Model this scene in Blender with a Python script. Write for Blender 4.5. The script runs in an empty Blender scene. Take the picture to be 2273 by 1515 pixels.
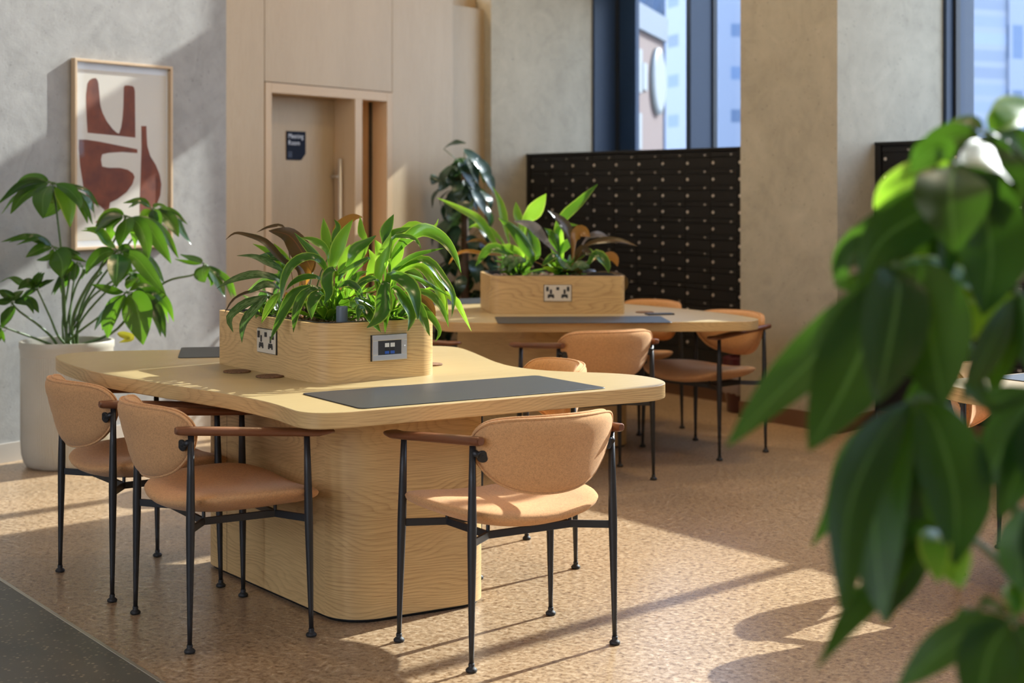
import bpy, math, random
from mathutils import Vector, Matrix
random.seed(7)
PI = math.pi
sc = bpy.context.scene
COL = sc.collection

# ---------------------------------------------------------------- camera constants (photo 2273 x 1515)
F, CX, HY, H = 3500.0, 1136.5, 426.0, 1.40      # focal length in px, principal x, horizon row, eye height in m
def at(x, y, d):                                 # the point seen at pixel (x, y) that stands d metres into the room
    return Vector(((x - CX) / F * d, d, H - (y - HY) / F * d))
def on_plane(x, y, z):                           # the point seen at pixel (x, y) at height z
    d = F * (H - z) / (y - HY)
    return Vector(((x - CX) / F * d, d, z))

# ---------------------------------------------------------------- node helpers
def new_mat(name):
    m = bpy.data.materials.new(name); m.use_nodes = True
    nt = m.node_tree; nt.nodes.clear()
    out = nt.nodes.new('ShaderNodeOutputMaterial')
    return m, nt, out
def nd(nt, typ, ins=None, **props):
    n = nt.nodes.new(typ)
    for k, v in props.items(): setattr(n, k, v)
    for k, v in (ins or {}).items():
        s = n.inputs[k]
        if hasattr(v, 'is_output') or isinstance(v, bpy.types.NodeSocket): nt.links.new(v, s)
        elif isinstance(v, (tuple, list)) and s.type == 'RGBA' and len(v) == 3: s.default_value = (*v, 1)
        else: s.default_value = v
    return n
def ramp(nt, fac, stops, interp='LINEAR'):
    r = nt.nodes.new('ShaderNodeValToRGB'); cr = r.color_ramp; cr.interpolation = interp
    while len(cr.elements) < len(stops): cr.elements.new(0.5)
    for e, (p, c) in zip(cr.elements, stops):
        e.position = p; e.color = (c, c, c, 1) if isinstance(c, (int, float)) else (*c, 1)
    nt.links.new(fac, r.inputs[0]); return r.outputs[0]
def mth(nt, op, a, b=0.0, c=0.0, clamp=False):
    n = nt.nodes.new('ShaderNodeMath'); n.operation = op; n.use_clamp = clamp
    for i, v in enumerate((a, b, c)):
        if isinstance(v, (int, float)): n.inputs[i].default_value = v
        else: nt.links.new(v, n.inputs[i])
    return n.outputs[0]
def mix(nt, fac, a, b, blend='MIX'):
    n = nt.nodes.new('ShaderNodeMix'); n.data_type = 'RGBA'; n.blend_type = blend
    for s, v in ((n.inputs[0], fac), (n.inputs[6], a), (n.inputs[7], b)):
        if isinstance(v, (int, float)): s.default_value = v if s.type == 'VALUE' else (v, v, v, 1)
        elif isinstance(v, tuple): s.default_value = (*v, 1)
        else: nt.links.new(v, s)
    return n.outputs[2]
def noise(nt, vec, scale, detail=3, rough=0.5, dist=0.0):
    return nd(nt, 'ShaderNodeTexNoise', {'Vector': vec, 'Scale': scale, 'Detail': detail, 'Roughness': rough, 'Distortion': dist}).outputs['Fac']
def mapping(nt, vec, scale, loc=(0, 0, 0), rot=(0, 0, 0)):
    return nd(nt, 'ShaderNodeMapping', {'Vector': vec, 'Scale': scale, 'Location': loc, 'Rotation': rot}).outputs[0]
def bump(nt, h, strength, dist):
    return nd(nt, 'ShaderNodeBump', {'Height': h, 'Strength': strength, 'Distance': dist}).outputs[0]
def srgb(r, g, b):
    f = lambda c: (c/255/12.92) if c/255 <= .04045 else ((c/255+.055)/1.055)**2.4
    return (f(r), f(g), f(b))
def princ(nt, out, ins):
    p = nd(nt, 'ShaderNodeBsdfPrincipled', ins)
    nt.links.new(p.outputs[0], out.inputs[0]); return p
def plain(name, col, rough=0.5, metal=0.0, **extra):
    m, nt, out = new_mat(name)
    ins = {'Base Color': col, 'Roughness': rough, 'Metallic': metal}; ins.update(extra)
    princ(nt, out, ins); return m

# ---------------------------------------------------------------- materials
M = {}
def wood(name, light, dark, fine=0.25, ring=0.55, ring_scale=5.0, rough=0.42, spec=0.35, plank=None):
    m, nt, out = new_mat(name)
    uv = nd(nt, 'ShaderNodeTexCoord').outputs['UV']
    if plank:                                                    # boards: shift the grain from board to board
        sep = nd(nt, 'ShaderNodeSeparateXYZ', {0: uv})
        row = mth(nt, 'FLOOR', mth(nt, 'DIVIDE', sep.outputs[1], plank))
        off = mth(nt, 'MULTIPLY', row, 3.37)
        uv = nd(nt, 'ShaderNodeCombineXYZ', {0: mth(nt, 'ADD', sep.outputs[0], off), 1: sep.outputs[1], 2: off}).outputs[0]
    big = noise(nt, mapping(nt, uv, (0.9, 4.0, 1)), 1.0, 3, 0.55)
    warp = noise(nt, mapping(nt, uv, (0.75, 2.6, 1), (3.1, 1.7, 0)), 1.0, 3, 0.42)
    warp2 = noise(nt, mapping(nt, uv, (9.0, 40.0, 1), (1.1, 4.7, 0)), 1.0, 2, 0.5)
    sep2 = nd(nt, 'ShaderNodeSeparateXYZ', {0: uv})
    ph = mth(nt, 'ADD', mth(nt, 'MULTIPLY', sep2.outputs[1], ring_scale*12), mth(nt, 'MULTIPLY', warp, ring_scale*8.0))
    ph = mth(nt, 'ADD', ph, mth(nt, 'MULTIPLY', warp2, 0.8))
    rings = mth(nt, 'FRACT', ph)
    rings = ramp(nt, rings, [(0.0, 0.25), (0.35, 0.0), (0.75, 0.5), (0.92, 1.0), (1.0, 0.25)])
    rmod = ramp(nt, noise(nt, mapping(nt, uv, (1.6, 7.0, 1), (8.1, 2.7, 0)), 1.0, 2, 0.5), [(0.35, 0.35), (0.65, 1.0)])
    rings = mth(nt, 'MULTIPLY', rings, rmod)
    fib = noise(nt, mapping(nt, uv, (7.0, 330.0, 1)), 1.0, 3, 0.6)
    fib = ramp(nt, fib, [(0.42, 0.0), (0.72, 1.0)])
    pores = noise(nt, mapping(nt, uv, (22.0, 700.0, 1), (5, 2, 0)), 1.0, 1, 0.5)
    pores = ramp(nt, pores, [(0.58, 0.0), (0.72, 1.0)])
    f = mth(nt, 'ADD', mth(nt, 'MULTIPLY', rings, ring*0.55), mth(nt, 'MULTIPLY', fib, fine))
    f = mth(nt, 'ADD', f, mth(nt, 'MULTIPLY', mth(nt, 'SUBTRACT', big, 0.5), 0.55))
    f = mth(nt, 'ADD', f, mth(nt, 'MULTIPLY', mth(nt, 'MULTIPLY', pores, rings), 0.35), clamp=True)
    c = mix(nt, f, light, dark)
    princ(nt, out, {'Base Color': c, 'Roughness': rough, 'Specular IOR Level': spec,
                    'Normal': bump(nt, f, 0.08, 0.001)})
    M[name] = m; return m
wood('oak', (0.66, 0.445, 0.195), (0.25, 0.120, 0.036), fine=0.36, ring=0.78, ring_scale=6.5)
wood('oak_top', (0.475, 0.365, 0.182), (0.31, 0.205, 0.084), fine=0.25, ring=0.36, ring_scale=5, rough=0.36, plank=0.45)
wood('oak_panel', (0.475, 0.365, 0.235), (0.33, 0.235, 0.135), fine=0.30, ring=0.15, ring_scale=9, rough=0.5, plank=0.9)
wood('oak_frame', (0.55, 0.40, 0.25), (0.42, 0.28, 0.16), fine=0.3, ring=0.1, ring_scale=9, rough=0.5)
wood('walnut', (0.19, 0.070, 0.030), (0.075, 0.024, 0.010), fine=0.35, ring=0.4, ring_scale=9, rough=0.33, spec=0.5)

def plaster(name, base, var):
    m, nt, out = new_mat(name)
    co = nd(nt, 'ShaderNodeTexCoord').outputs['Object']
    a = noise(nt, co, 1.6, 5, 0.6, 1.2); b = noise(nt, co, 9.0, 4, 0.6, 0.6); c = noise(nt, co, 160, 2, 0.6)
    sw = noise(nt, mapping(nt, co, (1, 1, 1), (4, 7, 2)), 4.0, 4, 0.55, 2.4)
    f = mth(nt, 'ADD', mth(nt, 'MULTIPLY', a, 0.45), mth(nt, 'MULTIPLY', b, 0.2))
    f = mth(nt, 'ADD', f, mth(nt, 'MULTIPLY', sw, 0.35))
    col = ramp(nt, f, [(0.32, tuple(x*(1-var) for x in base)), (0.5, base), (0.68, tuple(min(1, x*(1+var*0.8)) for x in base))])
    pit = ramp(nt, noise(nt, co, 55, 2, 0.5), [(0.27, 0.72), (0.33, 1.0)])
    col = mix(nt, 1.0, col, pit, 'MULTIPLY')
    princ(nt, out, {'Base Color': col, 'Roughness': 0.8, 'Specular IOR Level': 0.2,
                    'Normal': bump(nt, mth(nt, 'ADD', c, mth(nt, 'MULTIPLY', b, 2.0)), 0.25, 0.004)})
    M[name] = m
plaster('plaster', (0.335, 0.332, 0.325), 0.24)
plaster('plaster_pillar', (0.425, 0.385, 0.295), 0.20)

def cork():
    m, nt, out = new_mat('cork')
    co = nd(nt, 'ShaderNodeTexCoord').outputs['Object']
    rot = mapping(nt, co, (1, 1, 1), (0, 0, 0), (0, 0, math.radians(-35)))
    br = nd(nt, 'ShaderNodeTexBrick', {'Vector': rot, 'Color1': (0, 0, 0), 'Color2': (1, 1, 1), 'Mortar': (0.5, 0.5, 0.5), 'Scale': 1.0,
            'Mortar Size': 0.0012, 'Brick Width': 0.9, 'Row Height': 0.30}, offset=0.5)
    a = noise(nt, mapping(nt, co, (1, 1, 1), (0, 0, 0), (0, 0, 0.5)), 52, 6, 0.66, 0.4)
    big = noise(nt, co, 2.2, 3, 0.5)
    col = ramp(nt, a, [(0.34, (0.12, 0.065, 0.030)), (0.44, (0.29, 0.185, 0.100)), (0.55, (0.43, 0.30, 0.18)), (0.68, (0.60, 0.455, 0.30))])
    v = nd(nt, 'ShaderNodeTexVoronoi', {'Vector': mapping(nt, co, (1.0, 1.6, 1), (0, 0, 0), (0, 0, 0.3)), 'Scale': 120.0, 'Randomness': 1.0})
    sepc = nd(nt, 'ShaderNodeSeparateColor', {0: v.outputs['Color']})
    light = ramp(nt, sepc.outputs[0], [(0.72, 0.0), (0.74, 0.5)])
    col = mix(nt, mth(nt, 'MULTIPLY', light, 0.55), col, (0.62, 0.47, 0.31))
    fl = ramp(nt, noise(nt, mapping(nt, co, (1.4, 0.8, 1), (3, 9, 0), (0, 0, 0.6)), 150, 3, 0.6), [(0.31, 1.0), (0.37, 0.0)])
    col = mix(nt, mth(nt, 'MULTIPLY', fl, 0.75), col, (0.07, 0.032, 0.018))
    tint = nd(nt, 'ShaderNodeSeparateColor', {0: br.outputs['Color']}).outputs[0]
    col = mix(nt, 1.0, col, ramp(nt, mth(nt, 'ADD', mth(nt, 'MULTIPLY', tint, 0.3), mth(nt, 'MULTIPLY', big, 0.7)), [(0.2, 0.88), (0.8, 1.08)]), 'MULTIPLY')
    col = mix(nt, mth(nt, 'MULTIPLY', br.outputs['Fac'], 0.5), col, (0.10, 0.055, 0.03))
    princ(nt, out, {'Base Color': col, 'Roughness': ramp(nt, a, [(0.3, 0.36), (0.7, 0.24)]), 'Specular IOR Level': 0.5,
                    'Normal': bump(nt, a, 0.05, 0.001)})
    M['cork'] = m
cork()
def terrazzo():
    m, nt, out = new_mat('terrazzo')
    co = nd(nt, 'ShaderNodeTexCoord').outputs['Object']
    v = nd(nt, 'ShaderNodeTexVoronoi', {'Vector': co, 'Scale': 70.0})
    s = nd(nt, 'ShaderNodeSeparateColor', {0: v.outputs['Color']})
    chip = mth(nt, 'MULTIPLY', ramp(nt, s.outputs[0], [(0.70, 0.0), (0.72, 1.0)]), ramp(nt, v.outputs['Distance'], [(0.30, 1.0), (0.42, 0.0)]))
    cc = mix(nt, s.outputs[1], (0.34, 0.28, 0.19), (0.14, 0.12, 0.09))
    col = mix(nt, chip, mix(nt, noise(nt, co, 3, 3), (0.060, 0.056, 0.048), (0.10, 0.093, 0.078)), cc)
    princ(nt, out, {'Base Color': col, 'Roughness': 0.32, 'Specular IOR Level': 0.5}); M['terrazzo'] = m
terrazzo()
def fabric(name, base):
    m, nt, out = new_mat(name)
    co = nd(nt, 'ShaderNodeTexCoord').outputs['Object']
    a = noise(nt, co, 330, 3, 0.7); b = noise(nt, co, 110, 3, 0.65)
    f = mth(nt, 'ADD', mth(nt, 'MULTIPLY', a, 0.7), mth(nt, 'MULTIPLY', b, 0.3))
    col = ramp(nt, f, [(0.3, tuple(c*0.60 for c in base)), (0.5, base), (0.7, tuple(min(1, c*1.22) for c in base))])
    w = nd(nt, 'ShaderNodeTexWave', {'Vector': co, 'Scale': 260.0, 'Distortion': 1.0}, bands_direction='DIAGONAL').outputs['Fac']
    princ(nt, out, {'Base Color': col, 'Roughness': 0.92, 'Specular IOR Level': 0.15, 'Sheen Weight': 0.25, 'Sheen Roughness': 0.5,
                    'Sheen Tint': (0.9, 0.75, 0.6, 1), 'Normal': bump(nt, mth(nt, 'ADD', a, w), 0.18, 0.0008)})
    M[name] = m
fabric('fabric', (0.60, 0.325, 0.145))
M['black_metal'] = plain('black_metal', (0.018, 0.018, 0.019), 0.42, 0.0, **{'Specular IOR Level': 0.45})
M['black_rubber'] = plain('black_rubber', (0.014, 0.014, 0.015), 0.6)
M['cabinet_black'] = plain('cabinet_black', (0.013, 0.0125, 0.0125), 0.5, 0.0, **{'Specular IOR Level': 0.25})
M['cabinet_dark'] = plain('cabinet_dark', (0.006, 0.006, 0.0065), 0.6)
M['nickel'] = plain('nickel', (0.72, 0.66, 0.60), 0.35, 0.75)
M['steel'] = plain('steel', (0.60, 0.585, 0.56), 0.30, 1.0)
M['dull_steel'] = plain('dull_steel', (0.60, 0.57, 0.53), 0.42, 0.6)
M['number_white'] = plain('number_white', (0.62, 0.56, 0.50), 0.6)
M['window_metal'] = plain('window_metal', (0.020, 0.038, 0.075), 0.45, 0.0, **{'Specular IOR Level': 0.4})
M['window_black'] = plain('window_black', (0.012, 0.014, 0.017), 0.5)
M['ceiling'] = plain('ceiling', (0.62, 0.47, 0.31), 0.8)
M['white'] = plain('white', (0.80, 0.79, 0.76), 0.5)
M['socket_face'] = plain('socket_face', (0.68, 0.62, 0.50), 0.42, 0.25)
M['black_plastic'] = plain('black_plastic', (0.016, 0.016, 0.017), 0.45)
M['blue_plastic'] = plain('blue_plastic', (0.02, 0.09, 0.42), 0.4)
M['clear_grey'] = plain('clear_grey', (0.70, 0.70, 0.68), 0.35)
M['tube_grey'] = plain('tube_grey', (0.11, 0.14, 0.165), 0.4)
M['soil'] = plain('soil', (0.035, 0.022, 0.014), 0.95)
M['skirting'] = plain('skirting', (0.44, 0.40, 0.355), 0.5)
M['skirting_wood'] = plain('skirting_wood', (0.155, 0.078, 0.042), 0.45)
M['trim_metal'] = plain('trim_metal', (0.62, 0.58, 0.50), 0.35, 0.9)
M['sign_navy'] = plain('sign_navy', (0.008, 0.012, 0.026), 0.7, 0.0, **{'Specular IOR Level': 0.15})
M['sign_white'] = plain('sign_white', (0.72, 0.75, 0.82), 0.5)
M['sign_grey'] = plain('sign_grey', (0.09, 0.11, 0.17), 0.5)
M['bin_red'] = plain('bin_red', (0.075, 0.012, 0.017), 0.3)
M['print_white'] = plain('print_white', (0.70, 0.73, 0.78), 0.6)
M['print_cream'] = plain('print_cream', (0.66, 0.62, 0.55), 0.7)
def clay_print():
    m, nt, out = new_mat('print_rust')
    co = nd(nt, 'ShaderNodeTexCoord').outputs['Object']
    f = noise(nt, co, 9, 4, 0.6)
    princ(nt, out, {'Base Color': ramp(nt, f, [(0.35, (0.115, 0.022, 0.008)), (0.65, (0.22, 0.050, 0.015))]), 'Roughness': 0.7}); M['print_rust'] = m
clay_print()
def desk_mat():
    m, nt, out = new_mat('desk_leather')
    co = nd(nt, 'ShaderNodeTexCoord').outputs['Object']
    princ(nt, out, {'Base Color': (0.019, 0.023, 0.028), 'Roughness': 0.44, 'Specular IOR Level': 0.45,
                    'Normal': bump(nt, noise(nt, co, 500, 2), 0.15, 0.0006)}); M['desk_leather'] = m
desk_mat()
def coaster():
    m, nt, out = new_mat('coaster_cork')
    co = nd(nt, 'ShaderNodeTexCoord').outputs['Object']
    f = noise(nt, co, 260, 3, 0.7)
    princ(nt, out, {'Base Color': ramp(nt, f, [(0.35, (0.07, 0.03, 0.014)), (0.6, (0.26, 0.135, 0.06))]), 'Roughness': 0.9, 'Normal': bump(nt, f, 0.4, 0.001)}); M['coaster_cork'] = m
coaster()
def clay():
    m, nt, out = new_mat('clay_pebble')
    co = nd(nt, 'ShaderNodeTexCoord').outputs['Object']
    f = noise(nt, co, 75, 2, 0.6)
    princ(nt, out, {'Base Color': ramp(nt, f, [(0.35, (0.10, 0.050, 0.028)), (0.65, (0.26, 0.145, 0.085))]), 'Roughness': 0.9}); M['clay_pebble'] = m
clay()
def pot_mat():
    m, nt, out = new_mat('pot_cream')
    co = nd(nt, 'ShaderNodeTexCoord').outputs['Object']
    princ(nt, out, {'Base Color': mix(nt, noise(nt, co, 6, 3), (0.46, 0.42, 0.33), (0.54, 0.50, 0.41)), 'Roughness': 0.42, 'Specular IOR Level': 0.35}); M['pot_cream'] = m
pot_mat()
def glass(name, tint, gl=1.0):
    m, nt, out = new_mat(name)
    tr = nd(nt, 'ShaderNodeBsdfTransparent', {'Color': tint})
    g = nd(nt, 'ShaderNodeBsdfGlossy', {'Roughness': 0.03, 'Color': (0.9, 0.95, 1.0)})
    ge = nd(nt, 'ShaderNodeNewGeometry')
    dt = nt.nodes.new('ShaderNodeVectorMath'); dt.operation = 'DOT_PRODUCT'
    nt.links.new(ge.outputs['Normal'], dt.inputs[0]); nt.links.new(ge.outputs['Incoming'], dt.inputs[1])
    c5 = mth(nt, 'POWER', mth(nt, 'SUBTRACT', 1.0, mth(nt, 'ABSOLUTE', dt.outputs['Value']), clamp=True), 5.0)
    fr = mth(nt, 'ADD', 0.04, mth(nt, 'MULTIPLY', c5, 0.96))
    mx = nd(nt, 'ShaderNodeMixShader', {0: mth(nt, 'MULTIPLY', fr, gl, clamp=True), 1: tr.outputs[0], 2: g.outputs[0]})
    nt.links.new(mx.outputs[0], out.inputs[0]); M[name] = m
glass('window_glass', (0.90, 0.95, 0.98)); glass('picture_glass', (0.98, 0.98, 0.98), 0.2)
def liner():
    m, nt, out = new_mat('bin_liner')
    tr = nd(nt, 'ShaderNodeBsdfTransparent', {'Color': (0.9, 0.85, 0.87)})
    g = nd(nt, 'ShaderNodeBsdfPrincipled', {'Base Color': (0.62, 0.55, 0.56), 'Roughness': 0.25})
    mx = nd(nt, 'ShaderNodeMixShader', {0: 0.55, 1: tr.outputs[0], 2: g.outputs[0]})
    nt.links.new(mx.outputs[0], out.inputs[0]); M['bin_liner'] = m
liner()

def leaf_mat(name, dark, light, trans, margin=None, stripes=0.0, mottle=None, rib=None, rough=0.28, tfac=0.42, spec=0.5):
    """UV: u along the leaf, v across it."""
    m, nt, out = new_mat(name)
    tc = nd(nt, 'ShaderNodeTexCoord'); uv = tc.outputs['UV']; co = tc.outputs['Object']
    s = nd(nt, 'ShaderNodeSeparateXYZ', {0: uv})
    across = mth(nt, 'ABSOLUTE', mth(nt, 'SUBTRACT', s.outputs[1], 0.5))
    n1 = noise(nt, co, 14, 3, 0.55)
    col = mix(nt, ramp(nt, n1, [(0.35, 0.0), (0.65, 1.0)]), dark, light)
    tcol = mix(nt, n1, trans, tuple(c*0.75 for c in trans))
    if stripes:
        st = noise(nt, mapping(nt, uv, (1.2, 26, 1)), 1.0, 2, 0.5)
        col = mix(nt, mth(nt, 'MULTIPLY', ramp(nt, st, [(0.45, 0.0), (0.62, 1.0)]), stripes), col, tuple(min(1, c*2.0) for c in light))
    if mottle:
        mo = ramp(nt, noise(nt, mapping(nt, uv, (14, 8, 1)), 1.0, 3, 0.7, 0.6), [(0.46, 0.0), (0.54, 1.0)])
        mo = mth(nt, 'MULTIPLY', mo, ramp(nt, across, [(0.30, 1.0), (0.44, 0.0)]))
        col = mix(nt, mo, col, mottle)
    vein = ramp(nt, mth(nt, 'FRACT', mth(nt, 'ADD', mth(nt, 'MULTIPLY', s.outputs[0], 11), mth(nt, 'MULTIPLY', across, -6.0))), [(0.0, 1.0), (0.10, 0.0), (0.92, 0.0), (1.0, 1.0)])
    col = mix(nt, mth(nt, 'MULTIPLY', vein, 0.10 if not stripes else 0.0), col, tuple(min(1, c*2.2) for c in light))
    if rib is not None:
        rf = ramp(nt, across, [(0.015, 0.8), (0.04, 0.0)])
        col = mix(nt, rf, col, rib)
    if margin:
        mf = ramp(nt, mth(nt, 'ADD', across, mth(nt, 'MULTIPLY', mth(nt, 'SUBTRACT', n1, 0.5), 0.08)), [(0.40, 0.0), (0.45, 1.0)])
        col = mix(nt, mf, col, margin); tcol = mix(nt, mf, tcol, margin)
    pb = nd(nt, 'ShaderNodeBsdfPrincipled', {'Base Color': col, 'Roughness': rough, 'Specular IOR Level': spec,
                                             'Normal': bump(nt, vein if not stripes else n1, 0.12, 0.002)})
    tb = nd(nt, 'ShaderNodeBsdfTranslucent', {'Color': tcol})
    mx = nd(nt, 'ShaderNodeMixShader', {0: tfac, 1: pb.outputs[0], 2: tb.outputs[0]})
    nt.links.new(mx.outputs[0], out.inputs[0]); M[name] = m
leaf_mat('leaf_dracaena', (0.010, 0.048, 0.012), (0.026, 0.095, 0.016), (0.20, 0.46, 0.02), margin=(0.30, 0.48, 0.05), stripes=0.30, rough=0.22, tfac=0.36, spec=0.6)
leaf_mat('leaf_lime', (0.040, 0.150, 0.014), (0.080, 0.230, 0.022), (0.40, 0.72, 0.04), margin=(0.40, 0.58, 0.07), stripes=0.3, tfac=0.5)
leaf_mat('leaf_brown', (0.020, 0.026, 0.012), (0.050, 0.042, 0.016), (0.26, 0.11, 0.02), rib=(0.20, 0.07, 0.03), rough=0.3, tfac=0.3)
leaf_mat('leaf_orange', (0.20, 0.095, 0.020), (0.30, 0.15, 0.03), (0.55, 0.24, 0.03), rib=(0.30, 0.12, 0.03), tfac=0.45)
leaf_mat('leaf_mottled', (0.012, 0.045, 0.012), (0.022, 0.070, 0.018), (0.12, 0.28, 0.04), mottle=(0.16, 0.25, 0.10), rough=0.33)
leaf_mat('leaf_umbrella', (0.010, 0.038, 0.010), (0.022, 0.072, 0.014), (0.22, 0.50, 0.02), rib=(0.12, 0.24, 0.05), rough=0.22, tfac=0.38, spec=0.6)
leaf_mat('leaf_shade', (0.012, 0.036, 0.008), (0.022, 0.058, 0.012), (0.12, 0.30, 0.015), rib=(0.13, 0.24, 0.05), rough=0.36, spec=0.35)
leaf_mat('leaf_climber', (0.014, 0.040, 0.026), (0.030, 0.065, 0.042), (0.06, 0.13, 0.03), rib=(0.05, 0.09, 0.05), rough=0.28, tfac=0.2)
leaf_mat('leaf_yellow', (0.45, 0.42, 0.04), (0.55, 0.50, 0.06), (0.75, 0.70, 0.06), tfac=0.4)
M['stem_green'] = plain('stem_green', (0.075, 0.135, 0.03), 0.45)
M['stem_brown'] = plain('stem_brown', (0.10, 0.06, 0.035), 0.7)

# ---------------------------------------------------------------- mesh builder
class MB:
    def __init__(s): s.v = []; s.f = []; s.uv = []; s.m = []; s.sm = []
    def face(s, idx, uvs=None, mat=0, smooth=False):
        s.f.append(tuple(idx)); s.uv.append(uvs or [(s.v[i][0], s.v[i][1]) for i in idx]); s.m.append(mat); s.sm.append(smooth)
    def add(s, pts):
        b = len(s.v); s.v.extend([tuple(p) for p in pts]); return b
    def box(s, lo, hi, grain=0, mat=0, T=None):
        c = [(x, y, z) for x in (lo[0], hi[0]) for y in (lo[1], hi[1]) for z in (lo[2], hi[2])]
        b = s.add([T @ Vector(p) for p in c] if T else c)
        for q, ax in (((0, 1, 3, 2), 0), ((4, 6, 7, 5), 0), ((0, 4, 5, 1), 1), ((2, 3, 7, 6), 1), ((0, 2, 6, 4), 2), ((1, 5, 7, 3), 2)):
            o = [a for a in (0, 1, 2) if a != ax]
            g = grain if grain in o else o[0]
            h = [a for a in o if a != g][0]
            s.face([b+i for i in q], [(c[i][g], c[i][h] + 0.37*c[i][ax]) for i in q], mat)
    def prism(s, poly, z0, z1, ang=0.0, mat=0, top=None, smooth=True, u0=0.0, caps=True, bottom=True):
        n = len(poly); b = s.add([(x, y, z0) for x, y in poly] + [(x, y, z1) for x, y in poly])
        L = [u0]
        for i in range(n): L.append(L[-1] + math.dist(poly[i], poly[(i+1) % n]))
        for i in range(n):
            j = (i+1) % n
            s.face([b+i, b+j, b+n+j, b+n+i], [(L[i], z0), (L[i+1], z0), (L[i+1], z1), (L[i], z1)], mat, smooth)
        ca, sa = math.cos(ang), math.sin(ang)
        uv = [(x*ca+y*sa, -x*sa+y*ca) for x, y in poly]
        if caps: s.face([b+n+i for i in range(n)], uv, mat if top is None else top)
        if bottom: s.face([b+i for i in reversed(range(n))], list(reversed(uv)), mat if top is None else top)
    def tube(s, path, rad, n=10, mat=0, cap=True, flat=1.0, up=None):
        P = [Vector(p) for p in path]; k = len(P)
        R = rad if isinstance(rad, (list, tuple)) else [rad]*k
        t0 = (P[1]-P[0]).normalized(); ref = Vector(up) if up else (Vector((0, 0, 1)) if abs(t0.z) < 0.9 else Vector((1, 0, 0)))
        nx = (ref - t0*ref.dot(t0)).normalized(); rings = []; L = 0.0; Ls = []
        for i in range(k):
            t = (P[min(i+1, k-1)] - P[max(i-1, 0)]).normalized()
            nx = (nx - t*nx.dot(t)).normalized(); ny = t.cross(nx)
            if i: L += (P[i]-P[i-1]).length
            Ls.append(L)
            rings.append(s.add([P[i] + (nx*math.cos(a)*flat + ny*math.sin(a))*R[i] for a in [2*PI*j/n for j in range(n)]]))
        for i in range(k-1):
            for j in range(n):
                j2 = (j+1) % n
                s.face([rings[i]+j, rings[i]+j2, rings[i+1]+j2, rings[i+1]+j],
                       [(Ls[i], j*0.012), (Ls[i], (j+1)*0.012), (Ls[i+1], (j+1)*0.012), (Ls[i+1], j*0.012)], mat, True)
        if cap:
            s.face([rings[0]+j for j in reversed(range(n))], None, mat); s.face([rings[-1]+j for j in range(n)], None, mat)
    def lathe(s, prof, n=24, c=(0, 0, 0), mat=0, cap=True, smooth=True):
        rings = [s.add([(c[0]+r*math.cos(2*PI*j/n), c[1]+r*math.sin(2*PI*j/n), c[2]+z) for j in range(n)]) for r, z in prof]
        for i in range(len(prof)-1):
            for j in range(n):
                j2 = (j+1) % n
                s.face([rings[i]+j, rings[i]+j2, rings[i+1]+j2, rings[i+1]+j], None, mat, smooth)
        if cap:
            if prof[0][0] > 1e-5: s.face([rings[0]+j for j in reversed(range(n))], None, mat)
            if prof[-1][0] > 1e-5: s.face([rings[-1]+j for j in range(n)], None, mat)
    def strip(s, rows, uvs, mat=0, close=False):
        b = [s.add(r) for r in rows]; n = len(rows[0])
        for i in range(len(rows)-1):
            for j in range(n if close else n-1):
                j2 = (j+1) % n
                s.face([b[i]+j, b[i]+j2, b[i+1]+j2, b[i+1]+j], [uvs[i][j], uvs[i][j2], uvs[i+1][j2], uvs[i+1][j]], mat, True)
        return b
    def disc(s, c, ax, r, h, n=20, mat=0):
        c, ax = Vector(c), Vector(ax).normalized()
        s.tube([c, c+ax*h*0.75, c+ax*h], [r, r, r*0.86], n, mat)
    def pillow(s, outline, surf, thick, rings=(0.0, 0.3, 0.55, 0.75, 0.88, 0.95, 0.985, 1.0), mat=0, power=4.0):
        """outline: 2-D loop; surf(a,b)->(point, normal); a padded shell round the mid-surface"""
        n = len(outline); cx = sum(p[0] for p in outline)/n; cy = sum(p[1] for p in outline)/n
        ids = {}
        for side in (1, -1):
            prev = None
            for r in rings:
                row = []
                for k, (x, y) in enumerate(outline):
                    if r == 0.0 and k: row.append(row[0]); continue
                    if r == 1.0 and side == -1: row.append(ids[k]); continue
                    a, b = cx+(x-cx)*r, cy+(y-cy)*r
                    p, nn = surf(a, b)
                    t = thick[0 if side == 1 else 1] * max(0.0, 1-r**power)**0.5
                    i = s.add([Vector(p)+Vector(nn)*t*side]); row.append(i)
                    if r == 1.0: ids[k] = i
                if prev:
                    for k in range(n):
                        k2 = (k+1) % n
                        q = [prev[k], row[k], row[k2], prev[k2]]
                        if prev[k] == prev[k2]: q = [prev[k], row[k], row[k2]]
                        if side == -1: q = q[::-1]
                        s.face(q, None, mat, True)
                prev = row
    def build(s, name, mats, parent=None, bevel=0.0, seg=2, sharp=None):
        me = bpy.data.meshes.new(name); me.from_pydata(s.v, [], s.f)
        for m in (mats if isinstance(mats, (list, tuple)) else [mats]): me.materials.append(M[m])
        me.polygons.foreach_set('material_index', s.m); me.polygons.foreach_set('use_smooth', s.sm)
        lay = me.uv_layers.new(name='UVMap'); flat = []
        for u in s.uv:
            for a in u: flat.extend(a[:2])
        lay.data.foreach_set('uv', flat)
        me.update()
        if sharp: me.set_sharp_from_angle(angle=math.radians(sharp))
        o = bpy.data.objects.new(name, me); COL.objects.link(o)
        if parent: o.parent = parent
        if bevel:
            b = o.modifiers.new('Bevel', 'BEVEL'); b.width = bevel; b.segments = seg; b.limit_method = 'ANGLE'; b.angle_limit = math.radians(50)
        return o
def tag(o, label, cat, group=None, kind=None):
    o['label'] = label; o['category'] = cat
    if group: o['group'] = group
    if kind: o['kind'] = kind
    return o
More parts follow.
